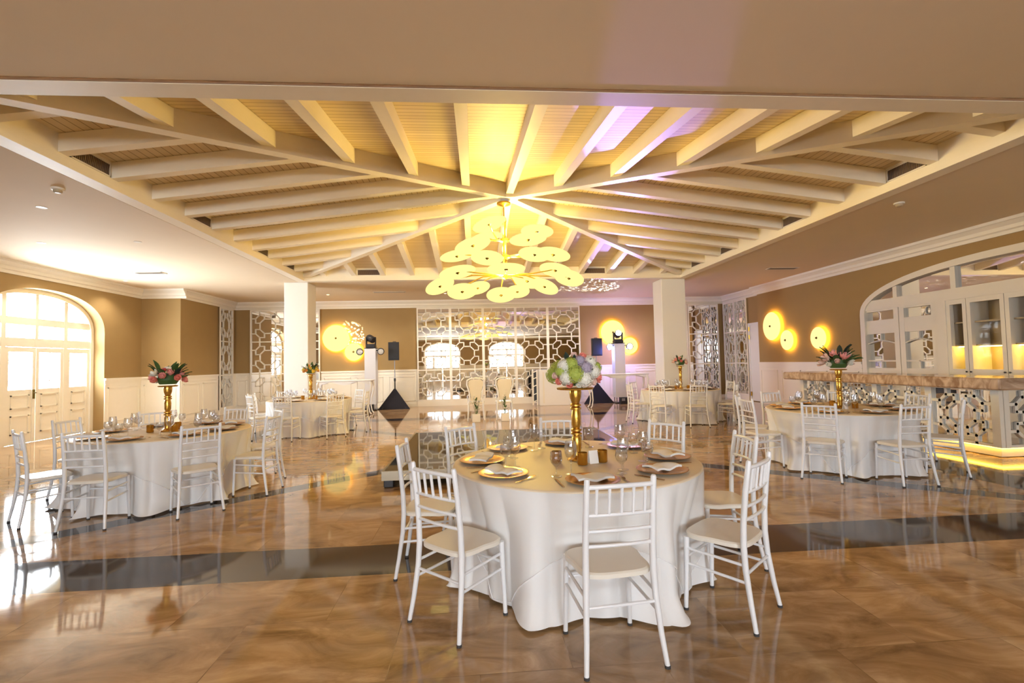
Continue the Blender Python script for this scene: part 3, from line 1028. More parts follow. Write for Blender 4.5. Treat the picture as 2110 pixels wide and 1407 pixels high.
# ------------------------------------------------------------------ slatted ballroom chair (origin under the seat, +y faces the table)
CH = thing('ballroom_chair', 'prototype', 'chair')
def post_path(sx):
    return [(sx * .205, -.240, .012), (sx * .192, -.215, .15), (sx * .181, -.190, .32), (sx * .176, -.182, .45), (sx * .175, -.186, .58), (sx * .174, -.203, .75), (sx * .172, -.226, .915), (sx * .172, -.228, .925)]
def at_post(z):
    p = post_path(1)
    for a, b in zip(p, p[1:]):
        if a[2] <= z <= b[2]:
            t = (z - a[2]) / (b[2] - a[2])
            return a[0] + (b[0] - a[0]) * t, a[1] + (b[1] - a[1]) * t
    return p[-1][:2]
mb = MB()
rows = []
for z, o in ((.425, .012), (.430, .0), (.450, .0), (.457, .010)):
    r = []
    for k in range(36):
        t = 2 * PI * k / 36
        c, s_ = math.cos(t), math.sin(t)
        sq = lambda v, p: math.copysign(abs(v) ** p, v)
        yy = -.01 + (.185 - o) * sq(s_, .5)
        wd = (.205 if yy > 0 else .19) - o
        r.append((wd * sq(c, .5), yy, z))
    rows.append(r)
mb.grid(rows, closed=True)
mb.add([p for p in rows[0]], [tuple(range(35, -1, -1))])
mb.add([(p[0], p[1], p[2]) for p in rows[-1]], [tuple(range(36))])
mb.build('seat', M['chairseat'], CH, smooth=True, angle=50)
for sx in (-1, 1):
    leg = MB().tube(post_path(sx), [.0125, .0145, .0165, .0175, .017, .016, .0145, .010], 10).build('rear_leg', M['chair'], CH, smooth=True, angle=60)
    MB().lathe([(.014, 0), (.015, .014)], 10, (sx * .205, -.240, 0)).build('foot_cap', M['rubber'], leg)
    leg = MB().tube([(sx * .188, .158, .012), (sx * .183, .15, .22), (sx * .178, .145, .43)], [.0125, .0145, .0165], 10).build('front_leg', M['chair'], CH, smooth=True, angle=60)
    MB().lathe([(.014, 0), (.015, .014)], 10, (sx * .188, .158, 0)).build('foot_cap', M['rubber'], leg)
def back_bar(z, r, nm, bow=.02):
    x, y = at_post(z)
    pts = [(x * t, y - bow * (1 - t * t), z + .004 * (1 - t * t)) for t in (-1, -.6, -.2, .2, .6, 1)]
    MB().tube(pts, r, 8).build(nm, M['chair'], CH, smooth=True, angle=60)
back_bar(.882, .0125, 'top_rail')
for z in (.742, .664, .590):
    back_bar(z, .0095, 'back_rail')
for t in (-.72, -.36, 0, .36, .72):
    x0, y0 = at_post(.742); x1, y1 = at_post(.882)
    MB().tube([(x0 * t, y0 - .02 * (1 - t * t), .744), (x1 * t, y1 - .02 * (1 - t * t), .884)], .0082, 8).build('spindle', M['chair'], CH, smooth=True)
for sx in (-1, 1):
    for zf, zr in ((.365, .345), (.275, .255)):
        x0, y0 = at_post(zr)
        MB().tube([(sx * .182, .148, zf), (sx * x0, y0, zr)], .0085, 8).build('side_stretcher', M['chair'], CH, smooth=True)
x0, y0 = at_post(.30)
MB().tube([(-x0, y0, .30), (x0, y0, .30)], .0085, 8).build('rear_stretcher', M['chair'], CH, smooth=True)
MB().tube([(-.181, .148, .31), (.181, .148, .31)], .0085, 8).build('front_stretcher', M['chair'], CH, smooth=True)
remember(CH)

SIDES = {0: "bar side", 1: "mirror side towards the bar", 2: "mirror side", 3: "mirror side towards the windows", 4: "window side", 5: "viewer's side towards the windows", 6: "viewer's side", 7: "viewer's side towards the bar"}
TN = ['hydrangea table', 'window-side table', 'orange-flower table', 'peach-flower table', 'bar-side table']
CHR = 1.055
TABLES = [  # centre, table radius, chairs (angle, extra turn)
    ((0.73, 3.62), .90, [(-93, 9), (219, 7), (177, 0), (133, 0), (86, -3), (36.5, 2), (-5, 0), (-45, -4)]),
    ((-3.72, 6.2), .90, [(231, 0), (270, 4), (315, -4), (-3, 0), (172, 0), (127, 0), (80, 0), (38, 0)]),
    ((-3.74, 11.4), .90, [(311, 0), (264, 0), (180, 0), (0, 0), (135, 0), (90, 0), (45, 0), (222, 0)]),
    ((4.93, 11.4), .90, [(183, 0), (224, 0), (264, 0), (-42, 0), (42, 0), (86, 0), (132, 0), (0, 0)]),
    ((5.02, 6.4), .90, [(223, 0), (266, 3), (-44, 0), (176, 0), (142, 0), (98, 0), (50, 0), (4, 0)])]
def side_of(a):
    return int(round((a % 360) / 45.0)) % 8
first = [True]
for ti, (c, tr, chairs) in enumerate(TABLES):
    for a, turn in chairs:
        x, y = c[0] + CHR * math.cos(R(a)), c[1] + CHR * math.sin(R(a))
        rz = R(a + 180 - 90 + turn)
        lab = "white slatted ballroom chair on the %s of the %s" % (SIDES[side_of(a)], TN[ti])
        if first[0]:
            CH.location, CH.rotation_euler = (x, y, 0), (0, 0, rz)
            CH['label'], CH['group'] = lab, 'chairs around the round tables'
            first[0] = False
        else:
            dup(CH, (x, y, 0), rz, lab, 'chairs around the round tables')

# ------------------------------------------------------------------ round tables with floor-length cloths
def cloth_radius(rnd, tr, chairs):
    """radius of the hanging cloth at angle t and height z: deep folds, tucked back where a chair stands"""
    ph = [rnd.uniform(0, 2 * PI) for _ in range(8)]
    def f(t, z, ztop):
        s = max(0.0, min(1.0, 1 - z / ztop))
        near = 0.0
        for ca, _ in chairs:
            d = (math.degrees(t) - ca + 180) % 360 - 180
            near = max(near, math.exp(-(d / 18.0) ** 4))
        th = t + .07 * math.sin(3 * t + ph[0]) + .03 * math.sin(7 * t + ph[2])
        u = (27 * th / (2 * PI) + ph[1]) % 1.0
        w1 = 1 - 2 * abs(math.sin(PI * u)) ** .8           # rounded ridges, sharp valleys turned outwards
        w2 = math.sin(14 * t + 1.2 * math.sin(4 * t + ph[2]) + .8 * s + ph[3])
        am = .70 + .30 * math.sin(5 * t + ph[4]) * math.sin(2 * t + ph[5])
        fold = max(-1.0, min(1.0, am * (-w1 * .7 + .4 * w2)))
        dn = min(1, s * 2.6)
        r = tr - .004 + dn * .05 * s * (1 - near) - near * .080 * dn + (.085 * (1 - near) + .032 * near) * s ** .5 * fold
        hw = .5 + .5 * math.sin(3 * t + ph[6]) * math.sin(5 * t + ph[7])
        if s > .80:
            r += ((s - .80) / .20) ** 1.5 * (.045 + .085 * hw) * (1 - near)
        return r, fold
    return f
def skirt_rows(rad, tr, ztop):
    NA, NZ = 384, 26
    rows = []
    for i in range(NZ + 1):
        z = ztop * (1 - i / NZ)
        row = []
        for k in range(NA):
            t = 2 * PI * k / NA
            r, f = rad(t, z, ztop)
            zz = max(z, .004 + .010 * (f + 1)) if i > NZ - 2 else z
            row.append((r * math.cos(t), r * math.sin(t), zz + .003))
        rows.append(row)
    return rows
for ti, (c, tr, chairs) in enumerate(TABLES):
    rnd = random.Random(11 + ti)
    tb = thing('round_table', 'round banquet table under the floor-length cloth of the %s' % TN[ti], 'table', (c[0], c[1], 0), 0, 'round banquet tables')
    MB().lathe([(tr - .06, .715), (tr - .05, .72), (tr - .05, .735), (tr - .06, .74)], 48).build('tabletop', M['wood'], tb, smooth=True, angle=30)
    for k in range(4):
        t = PI / 4 + k * PI / 2
        MB().tube([(.55 * math.cos(t), .55 * math.sin(t), 0), (.5 * math.cos(t), .5 * math.sin(t), .715)], .018, 8).build('leg', M['steel'], tb, smooth=True)
    cl = thing('tablecloth', 'white floor-length cloth with champagne top on the %s' % TN[ti], 'tablecloth', (c[0], c[1], 0), 0, 'cloths on the round tables')
    zt = .757
    mb = MB()
    n = 96
    mb.lathe([(.0005, zt - .002), (tr * .5, zt - .002), (tr - .012, zt - .002), (tr - .002, zt - .006), (tr, zt - .014)], n, cap0=False, cap1=False)
    mb.build('cloth_top', M['clothtop'], cl, smooth=True, angle=60)
    rad = cloth_radius(rnd, tr, chairs)
    MB().grid(skirt_rows(rad, tr, zt - .012), closed=True).build('skirt', M['cloth'], cl, smooth=True, angle=80)
    # sheer square overlay: its corners hang lowest
    rot = rnd.uniform(.5, .95)
    rows = []
    NA = 384
    for i in range(13):
        s = i / 12
        row = []
        for k in range(NA):
            t = 2 * PI * k / NA
            q = (t - rot) % (PI / 2) - PI / 4
            Ls = 1.22 / max(math.cos(q), .707)
            Ls = 1.22 + (Ls - 1.22) * 1.0
            hang = min(.71, Ls - tr)
            z = zt - .012 - hang * s
            r = rad(t, z, zt - .012)[0] + .007
            row.append((r * math.cos(t), r * math.sin(t), z))
        rows.append(row)
    ov = MB().grid(rows, closed=True).build('overlay', M['sheer'], cl, smooth=True, angle=80)
    hemmb = MB()
    hemmb.tube([Vector(p) for p in rows[-1]] + [Vector(rows[-1][0])], .0035, 5, cap=False)
    hemmb.build('hem', M['cloth'], ov, smooth=True)

# ------------------------------------------------------------------ place settings
rnd = random.Random(5)
charger_me = MB().lathe([(.075, .0), (.095, .004), (.13, .011), (.165, .017), (.167, .020), (.16, .021), (.125, .014), (.095, .008), (.0005, .007)], 40).mesh('charger', M['charger'], True, 50)
plate_me = MB().lathe([(.055, .0), (.08, .003), (.118, .013), (.12, .015), (.117, .016), (.08, .006), (.0005, .005)], 32).mesh('plate', M['napkin'], True, 50)
mb = MB()
rows = []
for i in range(9):
    u = i / 8
    rows.append([(-.115 + .23 * u, -.065 + .13 * v / 5, .022 + .010 * math.sin(PI * v / 5) + .006 * math.sin(3.1 * u * PI + v * .4) + .012 * abs(u - .5)) for v in range(6)])
top = rows
bot = [[(p[0], p[1], p[2] - .013) for p in r] for r in rows]
mb.grid(top); mb.grid([list(reversed(r)) for r in bot])
for r0, r1 in ((top[0], bot[0]), (bot[-1], top[-1])):
    mb.grid([r0, r1])
mb.grid([[r[0] for r in bot], [r[0] for r in top]]); mb.grid([[r[-1] for r in top], [r[-1] for r in bot]])
napkin_me = mb.mesh('napkin', M['napkin'], True, 50)
def flat_outline(pts, th, bend):
    n = len(pts)
    vs = [(x, y, bend(y)) for x, y in pts] + [(x, y, bend(y) + th) for x, y in pts]
    return vs, [tuple(range(n - 1, -1, -1)), tuple(range(n, 2 * n))] + [(i, (i + 1) % n, n + (i + 1) % n, n + i) for i in range(n)]
mb = MB()
bd = lambda y: .003 + .010 * max(0, (y - .02)) / .08 * (1 if y < .07 else .6)
half = [(.006, -.10), (.0065, -.06), (.003, -.02), (.003, .02), (.010, .04), (.011, .058)]
body = half + [(-x, y) for x, y in reversed(half)]
vs, fs = flat_outline(body, .002, bd); mb.add(vs, fs)
for x in (-.009, -.003, .003, .009):
    vs, fs = flat_outline([(x - .0016, .056), (x + .0016, .056), (x + .0012, .10), (x - .0012, .10)], .002, bd); mb.add(vs, fs)
fork_me = mb.mesh('fork', M['cutlery'])
mb = MB()
vs, fs = flat_outline([(-.006, -.11), (.006, -.11), (.005, -.02), (.009, .0), (.010, .06), (.003, .105), (-.004, .10), (-.005, .0), (-.005, -.02)], .003, lambda y: .001); mb.add(vs, fs)
knife_me = mb.mesh('knife', M['cutlery'])
wine_me = MB().lathe([(.036, .0), (.037, .002), (.012, .006), (.004, .012), (.0038, .085), (.010, .095), (.030, .112), (.040, .140), (.040, .165), (.033, .215), (.032, .215), (.0385, .165), (.0385, .141), (.028, .115), (.0005, .1)], 20, cap1=False).mesh('wine_glass', M['glass'], True, 60)
gob_me = MB().lathe([(.034, .0), (.035, .002), (.012, .006), (.0045, .012), (.0042, .055), (.012, .064), (.034, .085), (.041, .112), (.036, .155), (.035, .155), (.0395, .112), (.033, .087), (.0005, .07)], 20, cap1=False).mesh('water_goblet', M['glass'], True, 60)
ZT = .758
for ti, (c, tr, chairs) in enumerate(TABLES):
    for a, _ in chairs:
        sd = SIDES[side_of(a)]
        T = TN[ti]
        ca, sa = math.cos(R(a)), math.sin(R(a))
        def P(rad, lat):
            return (c[0] + rad * ca - lat * sa, c[1] + rad * sa + lat * ca, ZT)
        rz = R(a + 90)              # local +y points to the table centre
        j = rnd.uniform(-.03, .03)
        o = link_mesh('charger_plate', charger_me, None, P(.69, j), (0, 0, rz)); tag(o, 'gold charger plate on the %s of the %s' % (sd, T), 'plate', 'gold charger plates')
        p = P(.69, j)
        o = link_mesh('napkin', napkin_me, None, (p[0], p[1], ZT + .012), (0, 0, rz + rnd.uniform(-.45, .45))); tag(o, 'folded white napkin on charger, %s of the %s' % (sd, T), 'napkin', 'folded napkins')
        o = link_mesh('fork', fork_me, None, P(.69, j + .205), (0, 0, rz + rnd.uniform(-.15, .15))); tag(o, 'bronze fork beside the charger on the %s of the %s' % (sd, T), 'fork', 'forks')
        o = link_mesh('knife', knife_me, None, P(.69, j - .205), (0, 0, rz + rnd.uniform(-.15, .15))); tag(o, 'bronze knife beside the charger on the %s of the %s' % (sd, T), 'knife', 'knives')
        o = link_mesh('wine_glass', wine_me, None, P(.47 + rnd.uniform(-.02, .02), j - .10), (0, 0, 0)); tag(o, 'tall clear wine glass on the %s of the %s' % (sd, T), 'glass', 'tall wine glasses')
        o = link_mesh('water_goblet', gob_me, None, P(.50 + rnd.uniform(-.02, .02), j - .20), (0, 0, 0)); tag(o, 'short clear goblet on the %s of the %s' % (sd, T), 'glass', 'short goblets')

# ------------------------------------------------------------------ flowers
def petal(L, W, cup, n=4):
    """petal grid along +x, cupped upwards"""
    rows = []
    for i in range(n + 1):
        u = i / n
        w = W * math.sin(PI * min(1, .12 + .80 * u)) ** .7
        rows.append([(L * u * (1 - .25 * cup * u), w * v, L * (cup * u * u * .9 + .25 * abs(v) ** 2 * cup * .5)) for v in (-1, -.5, 0, .5, 1)])
    return rows
def rose_mesh(m):
    mb = MB()
    for ring, (k, tilt, L, off) in enumerate(((6, 18, 1.0, 0), (6, 42, .88, .5), (5, 62, .75, .2), (4, 76, .62, .6))):
        for i in range(k):
            a = 2 * PI * (i + off) / k
            sub = MB().grid(petal(L, .46, .75))
            sub.xf(Matrix.Rotation(a, 4, 'Z') @ Matrix.Rotation(-R(tilt), 4, 'Y') @ Matrix.Translation((.05, 0, 0)))
            mb.add(sub.v, sub.f)
    mb.lathe([(.001, -.15), (.25, -.1), (.3, .1), (.22, .5), (.001, .62)], 8)
    return mb.mesh('rose', m, True, 60)
def hyd_mesh(m, seed):
    r_ = random.Random(seed)
    mb = MB()
    mb.lathe([(.001, -.3), (.5, -.2), (.72, .15), (.6, .5), (.3, .72), (.001, .78)], 12)
    N = 64
    for i in range(N):
        zz = 1 - 1.35 * (i + .5) / N
        t = i * 2.39996
        rr = math.sqrt(max(0, 1 - zz * zz))
        d = Vector((rr * math.cos(t), rr * math.sin(t), zz))
        q = d.to_track_quat('Z', 'Y').to_matrix().to_4x4()
        c_ = d * r_.uniform(.82, .96)
        sp = r_.uniform(0, 2)
        for k in range(4):
            a = sp + k * PI / 2
            s = .17
            pts = [(0, 0, 0), (s * .75, -s * .5, .03), (s * 1.25, 0, .015), (s * .75, s * .5, .03)]
            mt = Matrix.Translation(c_) @ q @ Matrix.Rotation(a, 4, 'Z')
            mb.add([mt @ Vector(p) for p in pts], [(0, 1, 2, 3)])
    return mb.mesh('hydrangea', m, True, 60)
def lily_mesh(m):
    mb = MB()
    for i in range(6):
        sub = MB().grid(petal(1.25, .3, .35, 6))
        sub.xf(Matrix.Rotation(i * PI / 3, 4, 'Z') @ Matrix.Rotation(-R(38 if i % 2 else 28), 4, 'Y'))
        mb.add(sub.v, sub.f)
    mb.lathe([(.001, -.3), (.1, -.1), (.12, .2), (.03, .7), (.001, .72)], 8)
    return mb.mesh('lily', m, True, 60)
leaf_me = None
mb = MB()
rows = []
for i in range(7):
    u = i / 6
    w = .18 * math.sin(PI * u) ** .8 + .004
    rows.append([(u, w * v, .12 * math.sin(u * 2.2) - .10 * u * u + .05 * abs(v)) for v in (-1, 0, 1)])
mb.grid(rows)
leaf_me = mb.mesh('leaf', M['leaf'], True, 60)
ROSE, HYD, LILY = rose_mesh(M['fl_white']), hyd_mesh(M['fl_white'], 3), lily_mesh(M['fl_white'])
SHAPES = {'rose': ROSE, 'hydrangea': HYD, 'lily': LILY}

def bouquet(loc, rx, rz_, recipe, leaves, label, seed, lean=0.25):
    """dome of blooms: recipe is a list of (shape, colour, size); the base sits at loc"""
    r_ = random.Random(seed)
    root = thing('flower_arrangement', label, 'flowers', loc, 0, 'table centrepieces')
    n = len(recipe)
    order = list(range(n)); r_.shuffle(order)
    MB().lathe([(rx * .45, .0), (rx * .62, rz_ * .25), (rx * .55, rz_ * .55), (.001, rz_ * .7)], 14).build('greenery', M['leaf'], root, smooth=True)
    for sh, col, size, dx, dz in (SPOTS if seed == 20 else ()):
        yy = -math.sqrt(max(.0004, 1 - (dx / .20) ** 2 - ((dz - .09) / .15) ** 2)) * .16
        p = Vector((dx * .9, yy * .9, dz * .88 + .02))
        d = Vector((dx, yy, (dz - .06)))
        q = (d.normalized() + Vector((0, 0, .2))).to_track_quat('Z', 'Y').to_euler()
        link_mesh(sh, SHAPES[sh], root, p, q, (size,) * 3, M['fl_' + col])
    for i in range(n):
        sh, col, size = recipe[order[i]]
        zz = 1 - 1.12 * (i + .5) / n
        t = i * 2.39996 + seed
        rr = math.sqrt(max(0, 1 - zz * zz))
        d = Vector((rr * math.cos(t), rr * math.sin(t), max(zz, -.1)))
        if seed == 20 and d.y < .15:
            continue
        p = Vector((d.x * rx * .74, d.y * rx * .74, rz_ * .22 + max(0, d.z) * rz_ * .55))
        q = (d + Vector((0, 0, lean))).to_track_quat('Z', 'Y').to_euler()
        link_mesh(sh, SHAPES[sh], root, p, q, (size,) * 3, M['fl_' + col])
    for k in range(leaves[0]):
        t = r_.uniform(0, 2 * PI)
        up = r_.uniform(.0, 1.0)
        p = (rx * .5 * math.cos(t), rx * .5 * math.sin(t), rz_ * (.25 + .4 * up))
        e = (r_.uniform(-.4, .4), -R(15 + 55 * up), t)
        s = leaves[1] * r_.uniform(.8, 1.2)
        link_mesh('leaf', leaf_me, root, p, e, (s, s, s), M[leaves[2] if k % 3 else 'leafdark'])
    return root
def pedestal(loc, h, tray, label):
    root = thing('pedestal_stand', label, 'stand', loc, 0, 'gold pedestal stands')
    k = h / .53
    pr = [(.075, 0), (.07, .012), (.05, .02), (.034, .035), (.03, .06), (.034, .10), (.036, .16), (.026, .182), (.042, .188), (.042, .2), (.025, .206), (.040, .213), (.040, .226), (.025, .233), (.034, .26), (.036, .33), (.028, .368), (.042, .374), (.042, .386), (.026, .392), (.041, .398), (.041, .41), (.028, .418), (.042, .46), (.046, .50), (.043, .518)]
    MB().lathe([(r, z * k) for r, z in pr], 24).build('column', M['gold'], root, smooth=True, angle=35)
    MB().lathe([(.04, h - .012), (tray, h - .008), (tray + .004, h + .004), (tray, h + .006), (.001, h + .002)], 36).build('tray', M['gold'], root, smooth=True, angle=40)
    return root
SPOTS = [('hydrangea', 'green', .072, -.03, .075), ('hydrangea', 'green', .05, -.135, .10), ('hydrangea', 'green', .055, -.055, .16), ('hydrangea', 'white', .062, -.095, .05), ('hydrangea', 'white', .07, .045, .035), ('hydrangea', 'white', .055, .13, .09),
         ('hydrangea', 'white', .055, .10, .17), ('hydrangea', 'white', .055, -.11, .145), ('hydrangea', 'lavender', .055, .06, .125), ('hydrangea', 'lavender', .045, .02, .185), ('rose', 'coral', .042, -.13, .02), ('rose', 'coral', .042, -.06, .0), ('rose', 'coral', .045, .15, .045),
         ('rose', 'coral', .042, .04, .20), ('rose', 'coral', .036, .165, .02), ('rose', 'blush', .04, .11, .01), ('rose', 'blush', .038, -.16, .06), ('rose', 'white', .04, .0, .0), ('rose', 'blush', .036, -.02, .215), ('hydrangea', 'green', .045, .16, .125)]
def rep(*a):
    out = []
    for sh, col, size, n in a:
        out += [(sh, col, size)] * n
    return out
FL = [
    (.53, .135, .205, .24, rep(('hydrangea', 'green', .075, 4), ('hydrangea', 'white', .075, 6), ('hydrangea', 'lavender', .07, 3), ('rose', 'coral', .045, 6), ('rose', 'blush', .05, 4), ('rose', 'white', .045, 4)), (16, .10, 'leaf'),
     'large dome of green and white hydrangeas with coral roses', 'gold turned pedestal with round tray under the hydrangeas'),
    (.54, .10, .19, .20, rep(('rose', 'pink', .06, 5), ('rose', 'white', .06, 4), ('rose', 'coral', .06, 5), ('lily', 'white', .07, 2), ('rose', 'red', .05, 1)), (22, .15, 'leaf'),
     'pink, coral and white roses with dark leaves on the window-side table', 'slim gold pedestal on the window-side table'),
    (.56, .09, .18, .19, rep(('rose', 'orange', .055, 5), ('rose', 'yellow', .055, 5), ('rose', 'white', .05, 3), ('lily', 'yellow', .06, 2)), (16, .14, 'leaf'),
     'orange and yellow flowers in front of the window-side column', 'slim gold pedestal under the orange and yellow flowers'),
    (.55, .09, .18, .19, rep(('rose', 'blush', .06, 5), ('rose', 'pink', .055, 4), ('rose', 'white', .055, 4), ('rose', 'coral', .05, 2)), (12, .12, 'leaf'),
     'peach and blush roses in front of the bar-side column', 'slim gold pedestal under the peach roses'),
    (.53, .10, .20, .22, rep(('lily', 'blush', .09, 5), ('lily', 'pink', .085, 4), ('rose', 'white', .055, 4), ('rose', 'blush', .055, 3)), (26, .19, 'leaf'),
     'pink lilies with spiky green leaves on the bar-side table', 'gold pedestal under the pink lilies')]
for ti, ((c, tr, chairs), f) in enumerate(zip(TABLES, FL)):
    h, tray, rx, rzz, rec, lv, lab, lab2 = f
    x, y = c[0] + .02, c[1] - .01
    pedestal((x, y, ZT), h, tray, lab2)
    bouquet((x, y, ZT + h + .022), rx, rzz, rec, lv, lab, 20 + ti)
    # gold votive cups and a small card
    VP = [((-.17, -.10), 'window side'), ((.0, -.185), "viewer's side"), ((.16, -.12), 'bar side')] if ti == 0 else [((-.15, -.08), 'window side'), ((.14, -.10), 'bar side'), ((.02, .17), 'mirror side')]
    for (dx, dy), sd in VP:
        v = thing('votive_cup', 'small gold mercury-glass votive cup on the %s of the stand, %s' % (sd, TN[ti]), 'candle holder', (x + dx, y + dy, ZT), 0, 'gold votive cups')
        MB().lathe([(.034, 0), (.037, .004), (.037, .085), (.035, .086), (.033, .012), (.001, .01)], 20).build('cup', M['votive'], v, smooth=True, angle=40)
        MB().lathe([(.028, .012), (.028, .05), (.001, .052)], 14).build('candle', M['card'], v, smooth=True, angle=40)
    if ti in (0, 4):
        cd = MB()
        cd.hexa([(-.035, -.02, 0), (.035, -.02, 0), (.035, -.017, 0), (-.035, -.017, 0), (-.035, -.002, .09), (.035, -.002, .09), (.035, .0, .09), (-.035, .0, .09)])
        cd.hexa([(-.035, .017, 0), (.035, .017, 0), (.035, .02, 0), (-.035, .02, 0), (-.035, .0, .09), (.035, .0, .09), (.035, .002, .09), (-.035, .002, .09)])
        o = cd.build('table_card', M['card'], None, (x + (.085 if ti == 0 else -.06), y - (.15 if ti == 0 else .17), ZT), .25)
        tag(o, 'small blank white tent card beside the stand on the %s' % TN[ti], 'card', 'table cards')
# ------------------------------------------------------------------ sound and light gear by the back wall
def speaker_stand(x, y, who):
    t = thing('speaker_stand', 'black tripod stand with triangular cloth scrim under the %s' % who, 'stand', (x, y, 0), 0, 'speaker stands')
    MB().tube([(0, 0, .1), (0, 0, 1.0)], .022, 10).build('pole', M['black'], t, smooth=True)
    MB().tube([(0, 0, .98), (0, 0, 1.64)], .015, 10).build('pole', M['steel'], t, smooth=True)
    MB().lathe([(.03, .93), (.035, .94), (.035, 1.02), (.03, 1.03)], 12).build('collar', M['black'], t, smooth=True)
    for k in range(3):
        a = PI / 2 + k * 2 * PI / 3
        MB().tube([(.03 * math.cos(a), .03 * math.sin(a), .6), (.46 * math.cos(a), .46 * math.sin(a), .015)], .012, 8).build('leg', M['black'], t, smooth=True)
    mb = MB()
    mb.hexa([(-.53, -.24, .0), (.53, -.24, .0), (.53, -.22, .0), (-.53, -.22, .0), (-.03, -.05, .68), (.03, -.05, .68), (.03, -.035, .68), (-.03, -.035, .68)])
    mb.hexa([(-.53, -.22, .0), (-.51, -.2, .0), (-.02, .42, .0), (-.03, .44, .0), (-.03, -.035, .68), (-.02, -.035, .68), (-.01, .0, .68), (-.03, .0, .68)])
    mb.hexa([(.53, -.22, .0), (.51, -.2, .0), (.02, .42, .0), (.03, .44, .0), (.03, -.035, .68), (.02, -.035, .68), (.01, .0, .68), (.03, .0, .68)])
    mb.build('scrim', M['scrim'], t)
def speaker(x, y, lab):
    t = thing('loudspeaker', lab, 'speaker', (x, y, 1.64), 0, 'loudspeakers on stands')
    mb = MB()
    mb.hexa([(-.18, -.17, 0), (.18, -.17, 0), (.13, .17, 0), (-.13, .17, 0), (-.18, -.17, .61), (.18, -.17, .61), (.13, .17, .61), (-.13, .17, .61)])
    mb.build('cabinet', M['black'], t)
    MB().cbox(-.165, .165, -.185, -.171, .03, .58, .005).build('grille', M['grille'], t)
    MB().tube([(-.05, .0, .612), (-.05, 0, .632), (.05, 0, .632), (.05, 0, .612)], .01, 6).build('handle', M['black'], t, smooth=True)
speaker_stand(-2.70, 16.75, 'black speaker'); speaker(-2.70, 16.75, 'black loudspeaker on its stand next to the unlit light tower')
speaker_stand(4.26, 16.75, 'blue-lit speaker'); speaker(4.26, 16.75, 'loudspeaker glowing blue next to the violet light tower')

def tower(x, y, lab, lit):
    t = thing('light_tower', lab, 'light tower', (x, y, 0), 0, 'cloth-covered light towers')
    MB().cbox(-.19, .19, -.19, .19, 0, .03, .008).build('base_plate', M['black'], t)
    mb = MB()
    rows = []
    for z in (.2, .5, 1.0, 1.5, 2.0, 2.04):
        k = .18
        rows.append([(k * cx_, k * cy_, z) for cx_, cy_ in ((-1, -1), (-.33, -1), (.33, -1), (1, -1), (1, 0), (1, 1), (0, 1), (-1, 1), (-1, 0))])
    mb.grid(rows, closed=True)
    mb.build('cloth_cover', M['totem'], t)
    for sx in (-1, 1):
        for sy in (-1, 1):
            MB().tube([(sx * .14, sy * .14, .03), (sx * .14, sy * .14, 2.05)], .02, 8).build('truss_tube', M['steel'], t, smooth=True)
    MB().cbox(-.19, .19, -.19, .19, 2.05, 2.07, .004).build('top_plate', M['black'], t)
    MB().tube([(-.205, -.05, 1.98), (.205, -.05, 1.98)], .018, 8).build('crossbar', M['black'], t, smooth=True)
    return t
def moving_head(x, y, lab, lit, aim):
    t = thing('moving_head_light', lab, 'stage light', (x, y, 2.07), 0, 'moving head lights')
    MB().cbox(-.15, .15, -.15, .15, 0, .10, .015).build('base', M['black'], t)
    y_ = MB()
    y_.cbox(-.165, -.13, -.05, .05, .10, .36, .01); y_.cbox(.13, .165, -.05, .05, .10, .36, .01); y_.box(-.13, .13, -.05, .05, .10, .13)
    y_.build('yoke', M['black'], t)
    m = Matrix.Translation((0, 0, .30)) @ Vector(aim).to_track_quat('Z', 'Y').to_matrix().to_4x4()
    MB().lathe([(.07, -.16), (.11, -.13), (.12, -.02), (.125, .10), (.11, .15), (.10, .155)], 20).xf(m).build('head', M['black'], t, smooth=True, angle=35)
    MB().lathe([(.095, .156), (.08, .166), (.001, .172)], 20).xf(m).build('lens', M['lens_on' if lit else 'lens_off'], t, smooth=True)
def par(x, y, lab, lit, tx):
    t = thing('par_spotlight', lab, 'stage light', (x, y, 1.94), 0, 'round par lights')
    q = Matrix.Rotation(PI / 2, 4, 'X')
    MB().lathe([(.05, -.16), (.09, -.12), (.10, -.02), (.115, .0), (.115, .03), (.096, .035)], 24, cap1=False).xf(q).build('housing', M['black'], t, smooth=True, angle=35)
    MB().lathe([(.094, .02), (.06, .03), (.001, .034)], 24).xf(q).build('lens', M['par_on' if lit else 'lens_off'], t, smooth=True)
    MB().tube([(0, .05, .12), (0, .05, .0)], .012, 6).build('yoke', M['black'], t, smooth=True)
    s_ = 1 if x < tx else -1
    MB().tube([(s_ * .1, .1, .04), (s_ * abs(x - tx) - s_ * .208, .1, .04)], .016, 8).build('clamp', M['black'], t, smooth=True)
tower(-3.44, 16.55, 'tall white cloth-covered light tower with unlit lamps', False)
moving_head(-3.44, 16.55, 'black moving head light on top of the unlit tower', False, (-.75, .8, .35))
par(-3.77, 16.40, 'unlit round par light on the window side of the unlit tower', False, -3.44)
par(-3.09, 16.40, 'unlit round par light between the unlit tower and the black speaker', False, -3.44)
tower(4.98, 16.5, 'tall white cloth-covered light tower glowing violet', True)
moving_head(4.98, 16.5, 'lit moving head light on top of the violet tower', True, (-.12, -.95, .25))
par(4.64, 16.35, 'lit violet par light between the blue-lit speaker and the violet tower', True, 4.98)
par(5.34, 16.35, 'lit violet par light on the bar side of the violet tower', True, 4.98)
